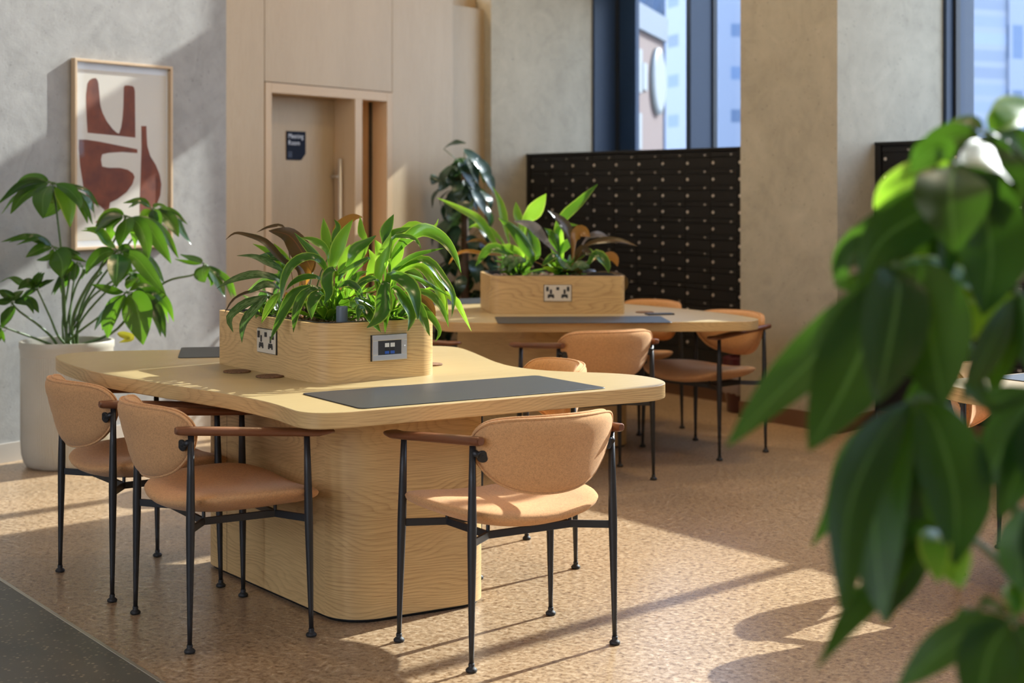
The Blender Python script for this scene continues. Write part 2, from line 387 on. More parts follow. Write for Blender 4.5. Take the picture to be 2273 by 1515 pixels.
def thing(name, label, cat, loc=(0, 0, 0), rz=0.0, group=None, kind=None):
    e = bpy.data.objects.new(name, None); COL.objects.link(e); e.empty_display_size = 0.1
    e.location = loc; e.rotation_euler = (0, 0, rz)
    return tag(e, label, cat, group, kind)
def kids(o): return [c for c in bpy.data.objects if c.parent == o]
def dup(root, loc, rz, label, group=None):
    r = root.copy(); COL.objects.link(r); r.location = loc; r.rotation_euler = (0, 0, rz); r['label'] = label
    if group: r['group'] = group
    def rec(src, dst):
        for ch in kids(src):
            c = ch.copy(); COL.objects.link(c); c.parent = dst; rec(ch, c)
    rec(root, r); return r
def catmull(pts, seg=6, closed=False):
    P = [Vector(p) for p in pts]; n = len(P); out = []
    for i in range(n if closed else n-1):
        if closed: a, b, c, d = P[(i-1) % n], P[i], P[(i+1) % n], P[(i+2) % n]
        else: a, b, c, d = P[max(i-1, 0)], P[i], P[i+1], P[min(i+2, n-1)]
        for k in range(seg):
            t = k/seg
            out.append(0.5*((2*b) + (c-a)*t + (2*a-5*b+4*c-d)*t*t + (3*b-a-3*c+d)*t**3))
    if not closed: out.append(P[-1])
    return out
def round_poly(corners, r, seg=8):
    C = [Vector(c) for c in corners]; n = len(C); out = []
    R = r if isinstance(r, (list, tuple)) else [r]*n
    for i in range(n):
        p, a, b = C[i], (C[i-1]-C[i]).normalized(), (C[(i+1) % n]-C[i]).normalized()
        th = a.angle(b); d = R[i]/math.tan(th/2); cc = p + (a+b).normalized()*(R[i]/math.sin(th/2))
        s, e = p+a*d, p+b*d
        a0 = math.atan2(s.y-cc.y, s.x-cc.x); a1 = math.atan2(e.y-cc.y, e.x-cc.x)
        while a1 - a0 > PI: a1 -= 2*PI
        while a1 - a0 < -PI: a1 += 2*PI
        out += [(cc.x+R[i]*math.cos(a0+(a1-a0)*k/seg), cc.y+R[i]*math.sin(a0+(a1-a0)*k/seg)) for k in range(seg+1)]
    return out
def offset_poly(poly, d):                          # shrink a convex-ish loop by d towards its middle
    n = len(poly); out = []
    for i in range(n):
        a, b, c = Vector(poly[i-1]), Vector(poly[i]), Vector(poly[(i+1) % n])
        t = (c-a).normalized(); out.append((b.x - t.y*d, b.y + t.x*d))
    return out
_glyph = {}
def glyphs(ch):                                    # one character as flat triangles, 1 unit high
    if ch not in _glyph:
        cu = bpy.data.curves.new('glyph', 'FONT'); cu.body = ch; cu.size = 1.0
        o = bpy.data.objects.new('glyph', cu); COL.objects.link(o); bpy.context.view_layer.update()
        me = bpy.data.meshes.new_from_object(o.evaluated_get(bpy.context.evaluated_depsgraph_get()))
        vs = [tuple(v.co) for v in me.vertices]
        _glyph[ch] = (vs, [tuple(p.vertices) for p in me.polygons], (max([v[0] for v in vs]) if vs else 0.25) + 0.07)
        bpy.data.objects.remove(o); bpy.data.curves.remove(cu); bpy.data.meshes.remove(me)
    return _glyph[ch]
def text(mb, s, org, ux, uy, size, mat, align=0.0):
    w = sum(glyphs(c)[2] for c in s)*size
    x = -w*align
    for c in s:
        vs, fs, adv = glyphs(c)
        b = mb.add([Vector(org)+Vector(ux)*(x+v[0]*size)+Vector(uy)*(v[1]*size) for v in vs])
        for f in fs: mb.face([b+i for i in f], None, mat)
        x += adv*size
SUN_E, SKY_E, EXPO, LAMP_E, REAR_H = 11.5, 6.0, 0.14, 10.0, 5.8
# ================================================================ THE SETTING
L0, LD, LN = Vector((-2.646, 8.15)), Vector((0.5515, 0.834)), Vector((0.834, -0.5515))     # left wall: foot, run, towards the room
def wl(t, off, z=0.0):
    p = L0 + LD*t + LN*off; return Vector((p.x, p.y, z))
def wl_px(x, y, off=0.0):                          # (run, height) on the left wall for a pixel
    r = (x-CX)/F; b = L0 + LN*off
    t = (r*b.y - b.x)/(LD.x - LD.y*r); d = b.y + LD.y*t
    return t, H-(y-HY)/F*d
O2, SD, ND = Vector((1.4226, 9.82)), Vector((0.579, -0.815)), Vector((0.815, 0.579))        # window side: pillar corner, run, outwards
N0 = 6.845
def rw(s, n, z=0.0):
    p = O2 + SD*s + ND*(n-N0); return Vector((p.x, p.y, z))
def lbox(mb, t0, t1, o0, o1, z0, z1, grain=2, mat=0):  # a box on the left wall's frame
    T = Matrix(((LD.x, -LN.x, 0, L0.x), (LD.y, -LN.y, 0, L0.y), (0, 0, 1, 0), (0, 0, 0, 1)))
    mb.box((t0, -o1, z0), (t1, -o0, z1), grain, mat, T)
def sbox(mb, s0, s1, n0, n1, z0, z1, grain=0, mat=0):
    T = Matrix(((SD.x, ND.x, 0, O2.x), (SD.y, ND.y, 0, O2.y), (0, 0, 1, 0), (0, 0, 0, 1)))
    mb.box((s0, n0-N0, z0), (s1, n1-N0, z1), grain, mat, T)
TOP = 6.6
def struct(o, label, cat): return tag(o, label, cat, kind='structure')

# floors: n = 1.785 is the seam between cork and dark terrazzo
b = MB(); q = [rw(-9, 1.797), rw(13, 1.797), rw(13, 8.2), rw(-9, 8.2)]
b.prism([(p.x, p.y) for p in q], -0.12, 0.0); struct(b.build('floor', 'cork'), 'warm brown speckled cork floor under the tables and chairs', 'floor')
b = MB(); q = [rw(-9, -9), rw(13, -9), rw(13, 1.785), rw(-9, 1.785)]
b.prism([(p.x, p.y) for p in q], -0.12, 0.0); struct(b.build('floor', 'terrazzo'), 'dark speckled terrazzo floor at the lower left corner', 'floor')
b = MB(); q = [rw(-9, 1.785), rw(13, 1.785), rw(13, 1.797), rw(-9, 1.797)]
b.prism([(p.x, p.y) for p in q], -0.12, 0.002); struct(b.build('trim_1', 'trim_metal'), 'thin metal strip between the cork floor and the terrazzo', 'floor trim')
b = MB(); q = [rw(-9, -9), rw(13, -9), rw(13, 8.2), rw(-9, 8.2)]
b.prism([(p.x, p.y) for p in q], TOP, TOP+0.15); struct(b.build('ceiling', 'ceiling'), 'high pale ceiling above the whole room, out of the picture', 'ceiling')

b = MB(); sbox(b, -9, 13, -7.2, -7.0, 0, 0.8); sbox(b, -9, 13, -7.2, -7.0, REAR_H, TOP)
for s_ in range(-9, 13, 3): sbox(b, s_, s_+0.9, -7.2, -7.0, 0.8, REAR_H)  # openings between the piers added to let in fill skylight
struct(b.build('wall_rear', 'plaster'), 'plaster wall with tall added openings at the far rear of the room, out of the picture', 'wall')
b = MB(); sbox(b, 12.6, 12.8, -7.0, 8.2, 0, TOP); struct(b.build('wall_end', 'plaster'), 'plain plaster end wall of the room, out of the picture', 'wall')
# left plaster wall
T_EDGE = wl_px(502, 400)[0]
b = MB(); lbox(b, -14, T_EDGE, -0.15, 0, 0, TOP)
struct(b.build('wall_left', 'plaster'), 'grey mottled plaster wall behind the framed print', 'wall')
b = MB(); lbox(b, -14, T_EDGE, 0.0, 0.014, 0.0, 0.098)
struct(b.build('baseboard_left', 'skirting'), 'low pale skirting along the foot of the grey plaster wall', 'skirting board')
# oak wall with the door
tD0, tD1 = wl_px(588, 300)[0], wl_px(870, 300)[0]
tO0, tM0, tM1, tO1 = wl_px(602, 300)[0], wl_px(787, 300)[0], wl_px(803, 300)[0], wl_px(858, 300)[0]
T_END = wl_px(1005, 200)[0]
ZD, ZO = 2.085, 2.022
g = 0.006
b = MB()
lbox(b, T_EDGE, tD0-g, -0.02, 0.0, 0, TOP); lbox(b, tD0, tD1, -0.02, 0.0, ZD+g, TOP); lbox(b, tD1+g, T_END, -0.02, 0.0, 0, TOP)
lbox(b, T_EDGE, tD0-0.001, -0.16, -0.021, 0, TOP, mat=1); lbox(b, tD0-0.001, tD1+0.001, -0.16, -0.021, ZD, TOP, mat=1); lbox(b, tD1+0.001, T_END, -0.16, -0.021, 0, TOP, mat=1)
struct(b.build('wall_back', ['oak_panel', 'cabinet_dark']), 'tall oak veneer panelled wall around the meeting room door', 'wall')
door = tag(bpy.data.objects.new('door_1', None), 'oak door with a tall steel pull handle, recessed in a pale frame', 'door', kind='structure'); COL.objects.link(door)
e = 0.005
b = MB()
lbox(b, tD0, tO0, -0.17, e, 0, ZD); lbox(b, tO1, tD1, -0.26, e, 0, ZD); lbox(b, tM0, tM1, -0.26, e, 0, ZO)
lbox(b, tO0, tO1, -0.26, e, ZO, ZD, grain=0)
b.build('door_frame', 'oak_frame', door, 0.002)
b = MB(); lbox(b, tO0, tM0, -0.22, -0.176, 0.004, ZO-0.002)
leaf = b.build('door_leaf', 'oak_panel', door, 0.002)
hd = wl_px(755, 352, -0.10)
b = MB(); th = hd[0]
for zz in (hd[1]-0.12, 0.55): b.tube([wl(th, -0.176, zz), wl(th, -0.10, zz)], 0.009, 12)
b.tube([wl(th, -0.10, 0.43), wl(th, -0.10, hd[1])], 0.013, 16)
h_ = b.build('handle', 'dull_steel', leaf); h_['label'] = 'long steel pull handle'
b = MB(); lbox(b, tM1, tO1, -0.14, -0.134, 0, ZO); b.build('sidelight_glass', 'window_glass', door)
b = MB()
for a_, c_ in ((tM1, tM1+0.012), (tO1-0.012, tO1)): lbox(b, a_, c_, -0.15, -0.126, 0, ZO)
b.build('glazing_bead', 'window_black', door)
# what lies behind the door's side light: the lit meeting room
b = MB()
lbox(b, 0.9, 5.2, -2.9, -2.8, 0, 2.9); lbox(b, 0.9, 1.0, -2.8, -0.27, 0, 2.9); lbox(b, 5.1, 5.2, -2.8, -0.27, 0, 2.9); lbox(b, 0.9, 5.2, -2.9, -0.27, 2.8, 2.9)
lbox(b, tO1, 5.1, -0.28, -0.165, 0, 2.8); lbox(b, 1.0, tO0, -0.28, -0.165, 0, 2.8); lbox(b, tO0, tO1, -0.28, -0.165, ZD, 2.8)
struct(b.build('wall_meeting_room', 'oak_panel'), 'warm lit oak lining of the meeting room behind the side light', 'wall')

# pillars and window bays
P_W, PITCH, NW, NG = 0.808, 3.54, 7.92, 8.15
RN = 0.138                                          # splay of a pillar's flanks at the window (m)
def pillar(j, left=0.0):
    s0 = PITCH*(j-1); b = MB()
    q = [rw(s0-left, N0), rw(s0+P_W, N0), rw(s0+P_W-RN, NW+0.22), rw(s0+RN-left, NW+0.22)]
    b.prism([(p.x, p.y) for p in q], 0, TOP, smooth=False)
    return b.build('pillar_%d' % (j+1), 'plaster_pillar')
LBL = {0: 'narrow plaster pillar behind the climbing plant, left of the mailboxes', 1: 'broad plaster pillar between the two banks of mailboxes',
       2: 'plaster pillar further right along the window side, out of the picture', 3: 'last plaster pillar along the window side, out of the picture'}
for j in (0, 1, 2, 3):
    struct(pillar(j, 1.3 if j == 0 else 0.0), LBL[j], 'pillar')
    s0 = PITCH*(j-1)
    b = MB(); sbox(b, s0-(1.3 if j == 0 else 0)-0.002, s0+P_W+0.012, N0-0.012, N0, 0, 0.10)
    q = [rw(s0+P_W, N0), rw(s0+P_W+0.012, N0), rw(s0+P_W+0.012-RN*0.34, NW-0.7), rw(s0+P_W-RN*0.34, NW-0.7)]
    b.prism([(p.x, p.y) for p in q], 0, 0.10)
    struct(b.build('baseboard_right', 'skirting_wood'), ['brown wooden skirting at the foot of the pillar behind the climbing plant', 'brown wooden skirting at the foot of the broad pillar between mailboxes',
           'brown wooden skirting of the pillar further right, out of the picture', 'brown wooden skirting of the last pillar, out of the picture'][j], 'skirting board')
ZS, ZT0, ZT1, ZH = 1.55, 4.2, 4.68, 6.2             # sill, transom, head
for k, fins in ((0, (-1.69, -0.53)), (1, (2.43,)), (2, (5.97,)), (3, (9.5,))):
    a0, a1 = PITCH*(k-1)+P_W-RN*1.0, PITCH*k+RN*1.0
    if k == 3: a1 = 12.6
    lab = ['tall window with dark blue metal fins above the left mailboxes', 'tall window above the right mailboxes with a pale building outside',
           'tall window further right, out of the picture', 'last tall window on the right, out of the picture'][k]
    w = tag(bpy.data.objects.new('window_%d' % (k+1), None), lab, 'window', kind='structure'); COL.objects.link(w)
    b = MB()
    jw = 0.05; NG = 8.15 if k == 0 else 8.0; ZT1 = 5.05 if k == 2 else 4.68
    if k: sbox(b, a0, a0+jw, NG+0.05, NG+0.19, ZS, ZH)
    else: sbox(b, a0+jw, a0+jw+0.22, NG+0.016, NG+0.06, ZS, ZH)
    sbox(b, a0, a0+jw, NW, NG+0.05, ZS, ZH); sbox(b, a1-jw, a1, NW, NG+0.05, ZS, ZH)
    sbox(b, a0+jw, a1-jw, NW, NG+0.05, ZT0, ZT1); sbox(b, a0+jw, a1-jw, NW, NG+0.05, ZH-0.08, ZH); sbox(b, a0+jw, a1-jw, NW, NG+0.05, ZS, ZS+0.06)
    b.build('window_frame', 'window_metal', w, 0.004)
    if k == 0:                                      # added solid panel above the view, keeps sun off the oak wall
        b = MB(); sbox(b, a0+jw+0.22, -2.165, NG-0.02, NG-0.002, 2.98, ZT0); sbox(b, a0+jw+0.22, -2.165, NG-0.02, NG-0.002, ZT1, ZH-0.08); b.build('sun_block_panel', 'window_metal', w)
    for s_ in fins:
        b = MB(); sbox(b, s_-0.026, s_+0.026, NW, NG-0.012, ZS+0.06, ZT0); sbox(b, s_-0.026, s_+0.026, NW, NG-0.012, ZT1, ZH-0.08)
        b.build('window_fin', 'window_metal', w, 0.004)
    b = MB()
    for s_ in fins: sbox(b, s_-0.04, s_+0.04, NG-0.012, NG+0.03, ZS+0.06, ZT0)
    sbox(b, a0+jw, a0+jw+0.02, NG-0.012, NG+0.03, ZS+0.06, ZT0)
    b.build('glazing_bead', 'window_black', w)
    b = MB(); sbox(b, a0+jw, a1-jw, NG, NG+0.012, ZS+0.06, ZH-0.08); b.build('window_pane', 'window_glass', w)
    b = MB(); sbox(b, a0, a1, NW, NG+0.1, 0, ZS); sbox(b, a0, a1, NW, NG+0.1, ZH, TOP)
    struct(b.build('wall_right', 'plaster'), ['low plaster wall under the window behind the left mailboxes', 'low plaster wall under the window behind the right mailboxes',
           'low plaster wall under the window further right, out of the picture', 'low plaster wall under the last window, out of the picture'][k], 'wall')

# ---------------------------------------------------------------- outside
b = MB(); q = [rw(-60, 8.25), rw(80, 8.25), rw(80, 110), rw(-60, 110)]
M['paving'] = plain('paving', (0.30, 0.29, 0.28), 0.9)
b.prism([(p.x, p.y) for p in q], -0.4, -0.15); struct(b.build('street', 'paving'), 'grey street paving outside the windows', 'street')
def facade(name, wall, win, sx, sz, off=0.12, bands=None):
    m, nt, out = new_mat(name)
    uv = nd(nt, 'ShaderNodeTexCoord').outputs['UV']
    br = nd(nt, 'ShaderNodeTexBrick', {'Vector': uv, 'Color1': win, 'Color2': tuple(c*1.5 for c in win), 'Mortar': wall, 'Scale': 1.0, 'Mortar Size': off,
            'Brick Width': sx, 'Row Height': sz, 'Mortar Smooth': 0.05}, offset=0.0)
    princ(nt, out, {'Base Color': br.outputs['Color'], 'Roughness': 0.5}); M[name] = m
facade('facade_blue', (0.066, 0.098, 0.150), (0.040, 0.066, 0.112), 1.6, 1.2)
facade('facade_pale', (0.185, 0.21, 0.255), (0.125, 0.155, 0.21), 6.0, 0.34, 0.06)
facade('facade_white', (0.17, 0.20, 0.26), (0.050, 0.085, 0.150), 1.3, 0.9, 0.32)
M['brick_orange'] = plain('brick_orange', (0.105, 0.066, 0.055), 0.8)
M['coping_grey'] = plain('coping_grey', (0.070, 0.092, 0.120), 0.7)
M['poster_white'] = plain('poster_white', (0.15, 0.165, 0.165), 0.6)
def block(name, p0, p1, back, z1, mat, label, wins=None):
    """a building: its street side runs p0 -> p1, its depth goes along back"""
    p0, p1, back = Vector(p0), Vector(p1), Vector(back)
    r = thing(name, label, 'building', (p0.x, p0.y, -0.15))
    loop = [p0-p0, p1-p0, p1-p0+back, back]
    area = sum(loop[i].x*loop[(i+1) % 4].y-loop[(i+1) % 4].x*loop[i].y for i in range(4))
    if area < 0: loop.reverse()
    bb = MB(); bb.prism([(p.x, p.y) for p in loop], 0, z1, smooth=False); bb.build('wall', mat, r)
    return r, p0, p1
A_, B_ = (0.86, 17.5), (2.088, 21.8)
r, p0, p1 = block('brick_building', A_, B_, (-6, 1.7), 3.62, 'brick_orange', 'orange brick building with a round white sign seen through the left window')
dv = (p1-p0).normalized(); nv = Vector((dv.y, -dv.x))
bb = MB(); loop = [Vector((0, 0))+nv*0.06-dv*0.1, (p1-p0)+nv*0.06+dv*0.06, (p1-p0)+nv*0.06+dv*0.06+Vector((-6, 1.7)), Vector((-6, 1.7))+nv*0.06-dv*0.1]
bb.prism([(p.x, p.y) for p in loop], 3.62, 3.95, smooth=False); bb.build('coping', 'coping_grey', r)
def facept(x):                                      # along the brick front for a pixel column
    k = (x-CX)/F; u = (k*p0.y-p0.x)/(dv.x-dv.y*k); return u
bb = MB(); u = facept(1456); q = dv*u; d_ = p0.y+q.y; zc = H-(181-HY)/F*d_+0.15
bb.disc((q.x, q.y, zc), (nv.x, nv.y, 0), 0.45, 0.07, 32); bb.build('sign_disc', 'poster_white', r)
for (x0, x1, y0, y1) in ((1409, 1421, 108, 205), (1423, 1433, 140, 200), (1408, 1420, 250, 330)):
    bb = MB(); u0, u1 = facept(x0), facept(x1); d_ = p0.y+dv.y*(u0+u1)/2
    za, zb = H-(y1-HY)/F*d_+0.15, H-(y0-HY)/F*d_+0.15
    T = Matrix(((dv.x, nv.x, 0, 0), (dv.y, nv.y, 0, 0), (0, 0, 1, 0), (0, 0, 0, 1)))
    bb.box((u0, 0.0, za), (u1, 0.03, zb), 0, 0, T); bb.build('poster_panel', 'poster_white', r)
block('office_building', (1.5, 41), (9.2, 45), (-2, 9), 9.5, 'facade_blue', 'blue grey office building behind the brick one with the round sign')
block('shop_building', (4.3, 33), (7.2, 34), (-0.8, 3), 6.6, 'facade_white', 'pale blue and white shop building seen right of the window fin')
r, p0, p1 = block('terrace_building', (8.9, 31), (19, 36), (-3, 9), 7.8, 'facade_pale', 'pale banded building outside the window above the right mailboxes')
for (x0, w_) in ((1.1, 0.55), (2.6, 0.55)):
    dv = (p1-p0).normalized(); nv = Vector((dv.y, -dv.x))
    T = Matrix(((dv.x, nv.x, 0, 0), (dv.y, nv.y, 0, 0), (0, 0, 1, 0), (0, 0, 0, 1)))
    bb = MB(); bb.box((x0, 0, 2.0), (x0+w_, 0.06, 6.5), 2, 0, T); bb.build('window', 'facade_white', r)
# a bare street tree
t = thing('street_tree', 'bare grey street tree above the brick building outside', 'tree', (3.3, 38.5, -0.15))
bb = MB(); rnd = random.Random(3)
def branch(p, d, L, r, dep):
    q = p + d*L; bb.tube([p, p+d*L*0.5+Vector((rnd.uniform(-.05, .05), 0, rnd.uniform(0, .06)))*L, q], [r*0.5, r*0.42, r*0.32], 6)
    if dep:
        for _ in range(3):
            dd = (d + Vector((rnd.uniform(-.5, .5), rnd.uniform(-.5, .5), rnd.uniform(0.1, .7)))).normalized(); branch(q, dd, L*0.68, r*0.6, dep-1)
M['bark'] = plain('bark', (0.055, 0.075, 0.10), 0.9)
branch(Vector((0, 0, 0)), Vector((0.05, 0, 1)), 2.6, 0.12, 4); bb.build('branches', 'bark', t)

# ---------------------------------------------------------------- light
sun_to = Vector((0.72*math.cos(math.radians(30)), 0.694*math.cos(math.radians(30)), math.sin(math.radians(30))))
sl = bpy.data.lights.new('sun', 'SUN'); sl.energy = SUN_E; sl.angle = math.radians(0.53); sl.color = (1.0, 0.93, 0.83)
so = bpy.data.objects.new('sun', sl); COL.objects.link(so); so.location = (12, 14, 12); so.rotation_euler = sun_to.to_track_quat('Z', 'Y').to_euler()
pl = bpy.data.lights.new('meeting_room_lamp', 'POINT'); pl.energy = 150; pl.color = (1.0, 0.62, 0.32); pl.shadow_soft_size = 0.15
po = bpy.data.objects.new('meeting_room_lamp', pl); COL.objects.link(po); po.location = wl(3.4, -1.3, 2.3)
# added warm fill lamps, unseen under the ceiling, to brighten the room
M['lamp_white'] = plain('lamp_white', (0.8, 0.75, 0.65), 0.5)
n_l = 0
for s_ in (-4.6, -1.4, 1.8, 5.0):
    for n_ in (-4.2, -1.0, 2.2, 5.4):
        if n_ < 2 and s_ < -3: continue
        p_ = rw(s_, n_, 5.6)
        lt = thing('fill_lamp', 'added warm drum fill lamp high above the desks, out of the picture', 'lamp', tuple(p_), 0, 'added fill lamps under the ceiling')
        bb = MB(); bb.lathe([(0.40, 0.0), (0.40, 0.22), (0.02, 0.24)], 32, cap=False, smooth=False); bb.tube([(0, 0, 0.24), (0, 0, TOP-5.6)], 0.006, 8); bb.build('lamp_shade', 'lamp_white', lt)
        al = bpy.data.lights.new('fill_lamp_light', 'AREA'); al.shape = 'DISK'; al.size = 0.76; al.energy = LAMP_E*(5.5 if n_ > 5 else 0.7); al.color = (1.0, 0.74, 0.44)
        ao = bpy.data.objects.new('fill_lamp_light', al); COL.objects.link(ao); ao.parent = lt; ao.location = (0, 0, 0.05)
wd = bpy.data.worlds.new('sky'); sc.world = wd; wd.use_nodes = True; nt = wd.node_tree; nt.nodes.clear()
out = nt.nodes.new('ShaderNodeOutputWorld')
dirn = nd(nt, 'ShaderNodeSeparateXYZ', {0: nd(nt, 'ShaderNodeTexCoord').outputs['Generated']})
skyc = ramp(nt, dirn.outputs[2], [(0.0, (0.84, 0.88, 0.95)), (0.12, (0.78, 0.85, 0.98)), (0.6, (0.55, 0.68, 0.98))])
bg = nd(nt, 'ShaderNodeBackground', {'Color': skyc, 'Strength': SKY_E}); nt.links.new(bg.outputs[0], out.inputs[0])

cam = bpy.data.cameras.new('camera'); co_ = bpy.data.objects.new('camera', cam); COL.objects.link(co_); sc.camera = co_
co_.location = (0, 0, H); co_.rotation_euler = (PI/2, 0, 0)
cam.sensor_width = 36; cam.lens = F/2273*36; cam.shift_x = (1136.5-CX)/2273; cam.shift_y = -(757.5-HY)/2273
cam.clip_start = 0.05; cam.clip_end = 400
cam.dof.use_dof = True; cam.dof.focus_distance = 5.15; cam.dof.aperture_fstop = 2.9; cam.dof.aperture_blades = 9
vs = sc.view_settings; vs.view_transform = 'Standard'; vs.look = 'None'; vs.gamma = 1.0; vs.use_curve_mapping = False; vs.exposure = EXPO
cy = sc.cycles; cy.use_denoising = True; cy.max_bounces = 8; cy.diffuse_bounces = 5; cy.glossy_bounces = 3; cy.transmission_bounces = 4; cy.transparent_max_bounces = 10
cy.sample_clamp_indirect = 6.0; cy.caustics_reflective = False; cy.caustics_refractive = False
# ================================================================ FURNITURE
def build_chair(label, loc, rz):
    """local frame: x to the sitter's right, y forward, z up; origin between the feet"""
    r = thing('armchair', label, 'chair', loc, rz, 'armchairs around the desks')
    # seat
    half = [(0, 0.284), (0.10, 0.281), (0.20, 0.260), (0.262, 0.210), (0.288, 0.12), (0.285, 0.02), (0.262, -0.09), (0.215, -0.165), (0.13, -0.208), (0.0, -0.222)]
    loop = catmull(half + [(-x, y) for x, y in half[-2:0:-1]], 4, True); loop.reverse()
    def seat(x, y):
        z = 0.432 + 0.030*(x/0.28)**2 - 0.020*max(0, (y-0.12)/0.18)**2 - 0.010*math.exp(-(x*x+(y+0.02)**2)/0.03)
        return (x, y, z), (0, 0, 1)
    b = MB(); b.pillow([(p.x, p.y) for p in loop], seat, (0.030, 0.044), power=3.2); b.build('seat', 'fabric', r)
    # backrest
    half = [(0, 0.741), (0.10, 0.740), (0.172, 0.737), (0.220, 0.726), (0.246, 0.698), (0.249, 0.660), (0.234, 0.617), (0.203, 0.574), (0.158, 0.538), (0.09, 0.515), (0, 0.507)]
    loop = catmull(half + [(-x, y) for x, y in half[-2:0:-1]], 4, True)
    def back(x, z): 
        y = -0.268 + 1.80*x*x - 0.28*(z-0.60)
        n = Vector((-3.6*x, 1, 0.28)).normalized()
        return (x, y, z), n
    b = MB(); lp = [(p.x, p.y) for p in loop]; b.pillow(lp, back, (0.034, 0.026), power=6.0); bk = b.build('backrest', 'fabric', r)
    for off in (0.010, -0.008):
        b = MB(); pth = []
        for p in lp:
            q, n = back(p[0]*0.994, 0.615+(p[1]-0.615)*0.994); pth.append(Vector(q)+n*off)
        rad = 0.0042; k = len(pth); rings = []
        for i in range(k):
            t = (pth[(i+1) % k]-pth[i-1]).normalized(); a = Vector((0, 1, 0)); a = (a-t*a.dot(t)).normalized(); c = t.cross(a)
            rings.append(b.add([pth[i]+(a*math.cos(w)+c*math.sin(w))*rad for w in [2*PI*j/6 for j in range(6)]]))
        for i in range(k):
            for j in range(6): b.face([rings[i]+j, rings[i]+(j+1) % 6, rings[(i+1) % k]+(j+1) % 6, rings[(i+1) % k]+j], None, 0, True)
        b.build('piping', 'fabric', bk)
    # legs with gliders
    for sx in (1, -1):
        for (fx, fy, tx, ty, zt) in ((0.286, 0.195, 0.274, 0.185, 0.640), (0.260, -0.195, 0.252, -0.188, 0.662)):
            b = MB(); f, tp = Vector((sx*fx, fy, 0.02)), Vector((sx*tx, ty, zt))
            b.tube([f.lerp(tp, k) for k in (0, 0.1, 0.3, 0.55, 0.62, 0.8, 1.0)], [0.0072, 0.0082, 0.0108, 0.0138, 0.0138, 0.0118, 0.0092], 14)
            lg = b.build('leg', 'black_metal', r)
            b = MB(); b.lathe([(0.010, 0), (0.0165, 0.002), (0.0175, 0.008), (0.013, 0.013), (0.0085, 0.016), (0.0095, 0.021), (0.0085, 0.027)], 14, (sx*fx, fy, 0)); b.build('foot_glide', 'black_rubber', lg)
        # arm: slim at the back, a paddle at the front
        b = MB(); rows = []; uvs = []
        prof = [(-0.238, 0.010, 0.010), (-0.230, 0.017, 0.013), (-0.19, 0.0195, 0.0145), (-0.10, 0.0205, 0.0145), (0.0, 0.0225, 0.0140), (0.09, 0.0275, 0.0135), (0.16, 0.0325, 0.0125), (0.215, 0.0345, 0.0115), (0.250, 0.0300, 0.0095), (0.268, 0.0200, 0.0065), (0.274, 0.007, 0.003)]
        for (y, hw, hh) in prof:
            xc = sx*(0.2535 + 0.028*((y+0.2)/0.45)**1.5 if y > -0.2 else 0.2535)
            zc = 0.674 - 0.036*(y+0.2)/0.45 + (0.006 if y > 0.24 else 0)
            ring = []; ru = []
            for j in range(12):
                a = 2*PI*j/12; ca, sa = math.cos(a), math.sin(a)
                ex = abs(ca)**0.75*(1 if ca >= 0 else -1); ez = abs(sa)**0.8*(1 if sa >= 0 else -1)
                ring.append((xc+hw*ex, y, zc+hh*ez)); ru.append((y, j*0.010))
            if sx < 0: ring.reverse()
            rows.append(ring); uvs.append(ru)
        bi = b.strip(rows, uvs, 0, True)
        b.face([bi[0]+j for j in range(12)], None, 0); b.face([bi[-1]+j for j in reversed(range(12))], None, 0)
        b.build('armrest', 'walnut', r)
        # bracket from the rear leg to the back of the rest
        q, n = back(sx*0.217, 0.632); q = Vector(q)-n*0.018
        b = MB(); ax = (Vector((0, -0.9, -0.1))-n).normalized(); q = q-ax*0.001; b.disc(q, ax, 0.0185, 0.0065, 20); b.disc(q+ax*0.0065, ax, 0.005, 0.0015, 10)
        lp_ = Vector((sx*0.2525, -0.188, 0.640)); e1 = q-n*0.004+Vector((sx*0.010, 0, 0.004))
        b.tube([lp_, lp_.lerp(e1, 0.45), e1], [0.0095, 0.0105, 0.008], 12)
        b.build('back_bracket', 'black_metal', r)
    # under-frame: a side rail with four arms to the legs, one cross bar
    b = MB()
    def bar(p, q, w=0.0045, h=0.0115):
        p, q = Vector(p), Vector(q); d = (q-p).normalized(); s_ = d.cross(Vector((0, 0, 1))).normalized()*w
        c = [p-s_, p+s_, q+s_, q-s_]; i = b.add([v+Vector((0, 0, -h)) for v in c]+[v+Vector((0, 0, h)) for v in c])
        for f in ((0, 3, 2, 1), (4, 5, 6, 7), (0, 1, 5, 4), (1, 2, 6, 5), (2, 3, 7, 6), (3, 0, 4, 7)): b.face([i+k for k in f], None, 0)
    for sx in (1, -1):
        fr, rr = (sx*0.278, 0.188, 0.372), (sx*0.255, -0.189, 0.372)
        a, c = (sx*0.150, 0.130, 0.372), (sx*0.150, -0.110, 0.372)
        bar(fr, a); bar(a, c); bar(c, rr)
        b.tube([(sx*0.15, 0.13, 0.365), (sx*0.15, 0.13, 0.405)], 0.006, 8); b.tube([(sx*0.15, -0.11, 0.365), (sx*0.15, -0.11, 0.405)], 0.006, 8)
    bar((-0.15, 0.13, 0.372), (0.15, 0.13, 0.372)); bar((-0.15, -0.11, 0.372), (0.15, -0.11, 0.372))
    b.build('under_frame', 'black_metal', r, 0.0015)
    return r
def rz_of(deg): return math.radians(deg-90)         # heading of the sitter, degrees from +X, to a rotation
chair = build_chair('tan armchair nearest the viewer, seen from behind at the near end of the front desk', (-0.006, 4.905, 0), rz_of(122.9))
